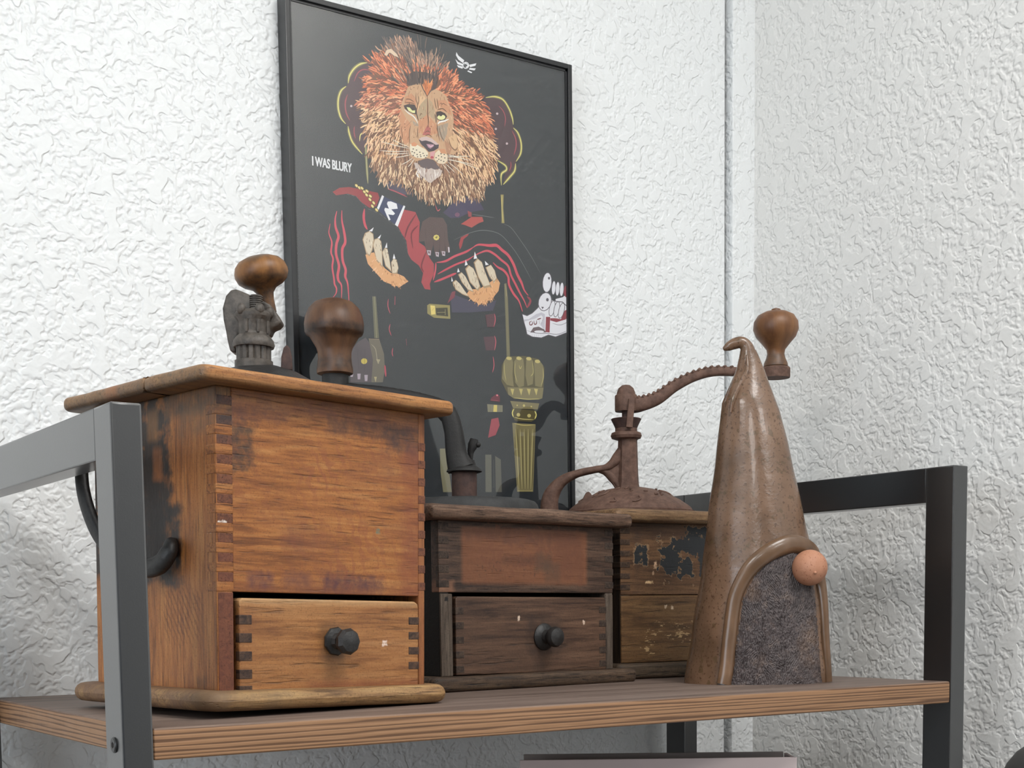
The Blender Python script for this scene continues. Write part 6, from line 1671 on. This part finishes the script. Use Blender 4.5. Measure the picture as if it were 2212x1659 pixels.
def mane():
    P=list(zip(MANE[::2],MANE[1::2])); cx,cz=FACE_C
    cur[0]='mane_print'; poly(P,(122,86,66))
    R=random.Random(5); xs=[q[0] for q in P]; zs=[q[1] for q in P]; x0,x1,y0,y1=min(xs),max(xs),min(zs),max(zs)
    H=y1-y0; st=[]
    while len(st)<3400:
        x,z=R.uniform(x0,x1),R.uniform(y0,y1)
        if not inside(x,z,P): continue
        dx,dz=x-cx,(z-cz)*.8; r=math.hypot(dx,dz)
        if r<190: continue
        st.append((r+R.uniform(-120,120),x,z))
    st.sort(reverse=True)
    for n,(r,x,z) in enumerate(st):
        v=(z-y0)/H; sx=(x-cx)/(x1-x0)*2
        dx,dz=x-cx,z-cz; q=math.hypot(dx,dz); dx/=q; dz/=q
        if v<.72: k=1-v/.72; dx=dx*(1-.55*k)*(.9 if v>.35 else .7); dz=dz*.5-.75*(.4+k)
        a=math.atan2(dz,dx)+R.uniform(-.38,.38)+.35*noise.noise(Vector((x*.012,z*.012,3)))
        L=R.uniform(42,100); w=R.uniform(7,14)
        t=R.random()
        if v>.86: cs=((120,104,96),(150,112,92),(96,84,80),(190,150,126))
        elif v>.52 and abs(sx)<.95 and not (v<.62 and sx<-.35): cs=((214,128,92),(196,108,78),(226,156,116),(150,88,66),(120,76,62))
        elif v>.52: cs=((208,140,108),(222,172,134),(186,112,88),(128,84,68))
        elif v>.22: cs=((228,196,156),(214,176,134),(222,182,146),(168,122,90),(112,80,62)) if abs(sx)>.42 or v>.36 else ((150,112,88),(176,140,112),(104,78,64))
        else: cs=((160,124,98),(138,104,84),(206,176,142),(108,84,70),(222,196,160))
        c=cs[int(t*len(cs))]
        if q<250 and R.random()<.4: c=(92,74,66)
        bx=x+cos(a)*L; bz=z+sin(a)*L; mxx=(x+bx)/2-sin(a)*R.uniform(-12,12); mzz=(z+bz)/2+cos(a)*R.uniform(-12,12)
        c=tuple(min(255,q_*1.07) for q_ in c)
        stroke([(x,z),(mxx,mzz),(bx,bz)],w,c,bump_layer=(n%12==0))
    # dark tufts on the crown
    for k in range(150):
        a=R.uniform(55,125) if k%3 else R.uniform(95,150); rr_=R.uniform(420,690); x=cx+cos(radians(a))*rr_*.62-40; z=cz+sin(radians(a))*rr_*.98
        if rr_>560 and R.random()<.4: continue
        L=R.uniform(60,120); aa=radians(a+R.uniform(-14,14)); stroke([(x,z),(x+cos(aa)*L*.5+R.uniform(-6,6),z+sin(aa)*L*.5),(x+cos(aa)*L,z+sin(aa)*L)],R.uniform(6,11),R.choice(((70,66,66),(92,84,80),(150,124,108),(110,92,84),(178,146,124))),bump_layer=(k%12==0))
    cur[0]='lion_face_print'
for a in ART:
    if a[0]=='p': poly(list(zip(a[2][::2],a[2][1::2])),a[1])
    elif a[0]=='n': cur[0]=(a[1],order[0],RND.random())
    elif a[0]=='s': stroke(list(zip(a[3][::2],a[3][1::2])),a[2],a[1])
    else: mane()
for nm,L in layers.items():
    nm=nm if isinstance(nm,str) else nm[0]
    me=bpy.data.meshes.new(nm); me.from_pydata(L.v,[],L.f); me.update()
    at=me.color_attributes.new('ink','FLOAT_COLOR','CORNER')
    buf=[]
    for p,c in zip(me.polygons,L.c): buf+= [*c,1.]*p.loop_total
    at.data.foreach_set('color',buf); me.materials.append(M_INK)
    o=bpy.data.objects.new(nm,me); COL.objects.link(o); o.parent=po
cu=bpy.data.curves.new('slogan','FONT'); cu.body='I WAS BLURY'; cu.size=.0112; cu.offset=.00022; cu.space_character=.98
so=bpy.data.objects.new('slogan_lettering',cu); COL.objects.link(so)
bpy.context.view_layer.update(); dgr=bpy.context.evaluated_depsgraph_get()
tm=bpy.data.meshes.new_from_object(so.evaluated_get(dgr)); bpy.data.objects.remove(so)
tx=[v.co.x for v in tm.vertices]; ty=[v.co.y for v in tm.vertices]; ax,bx_,ay,by=min(tx),max(tx),min(ty),max(ty)
for v in tm.vertices: v.co=Vector((.0244+(v.co.x-ax)/(bx_-ax)*.0396,PR-.0004,.2904+(v.co.y-ay)/(by-ay)*.0084))
tv=[v.co.copy() for v in tm.vertices]; tf=[tuple(p.vertices) for p in tm.polygons]
tmb=MB()
for k in (-1,0,1): tmb.add([(v.x+k*.00017,v.y-.00001*k,v.z) for v in tv],tf)
tm=bpy.data.meshes.new('slogan_lettering'); tm.from_pydata(tmb.v,[],tmb.f); tm.update()
tm.materials.append(M_WHITEINK); so=bpy.data.objects.new('slogan_lettering',tm); COL.objects.link(so); so.parent=po

# ------------------------------------------------------------------ below the shelf
bc=Vector((-.2529,-.775,0))+HD*1.13+HR*.1060
bxo=thing('storage_box','pale pink thin open box standing on the lower shelf','box',(bc.x,bc.y,LOW),(0,0,math.atan2(HR.y,HR.x)))
hw,dp2,bh=.1135,.046,-.0575-LOW; th=.0025
obj('front_wall',MB().box(-hw,hw,0,th,0,bh),M_PINK,bxo,bevel=.0006); obj('back_wall',MB().box(-hw+.003,hw-.003,dp2-th,dp2,0,bh),M_PINKIN,bxo,bevel=.0006)
obj('side_wall',MB().box(-hw,-hw+th,th,dp2-th,0,bh-.006),M_PINK,bxo); obj('side_wall',MB().box(hw-th,hw,th,dp2-th,0,bh-.001),M_PINK,bxo)
obj('bottom',MB().box(-hw+th,hw-th,th,dp2-th,0,th),M_PINK,bxo)
dk=bc
dpos=Vector((-.2529,-.775,0))+HD*1.25+HR*(1148/2997*1.25-.0)
dkt=thing('rounded_object','charcoal rounded object just beyond the rack\'s right front post','object',(dpos.x,dpos.y,FLOOR))  # unidentified dark object; all but its visible top is guessed
rz=-.055-FLOOR
obj('shell',MB().lathe([(.046,0),(.050,.01),(.050,rz-.05),(.0483,rz-.037),(.0433,rz-.025),(.0354,rz-.0146),(.025,rz-.0067),(.013,rz-.0017),(0,rz)],n=40),M_CHAR,dkt)
obj('foot_ring',MB().lathe([(.052,0),(.056,.006),(.050,.014)],n=40),M_CHAR,dkt)
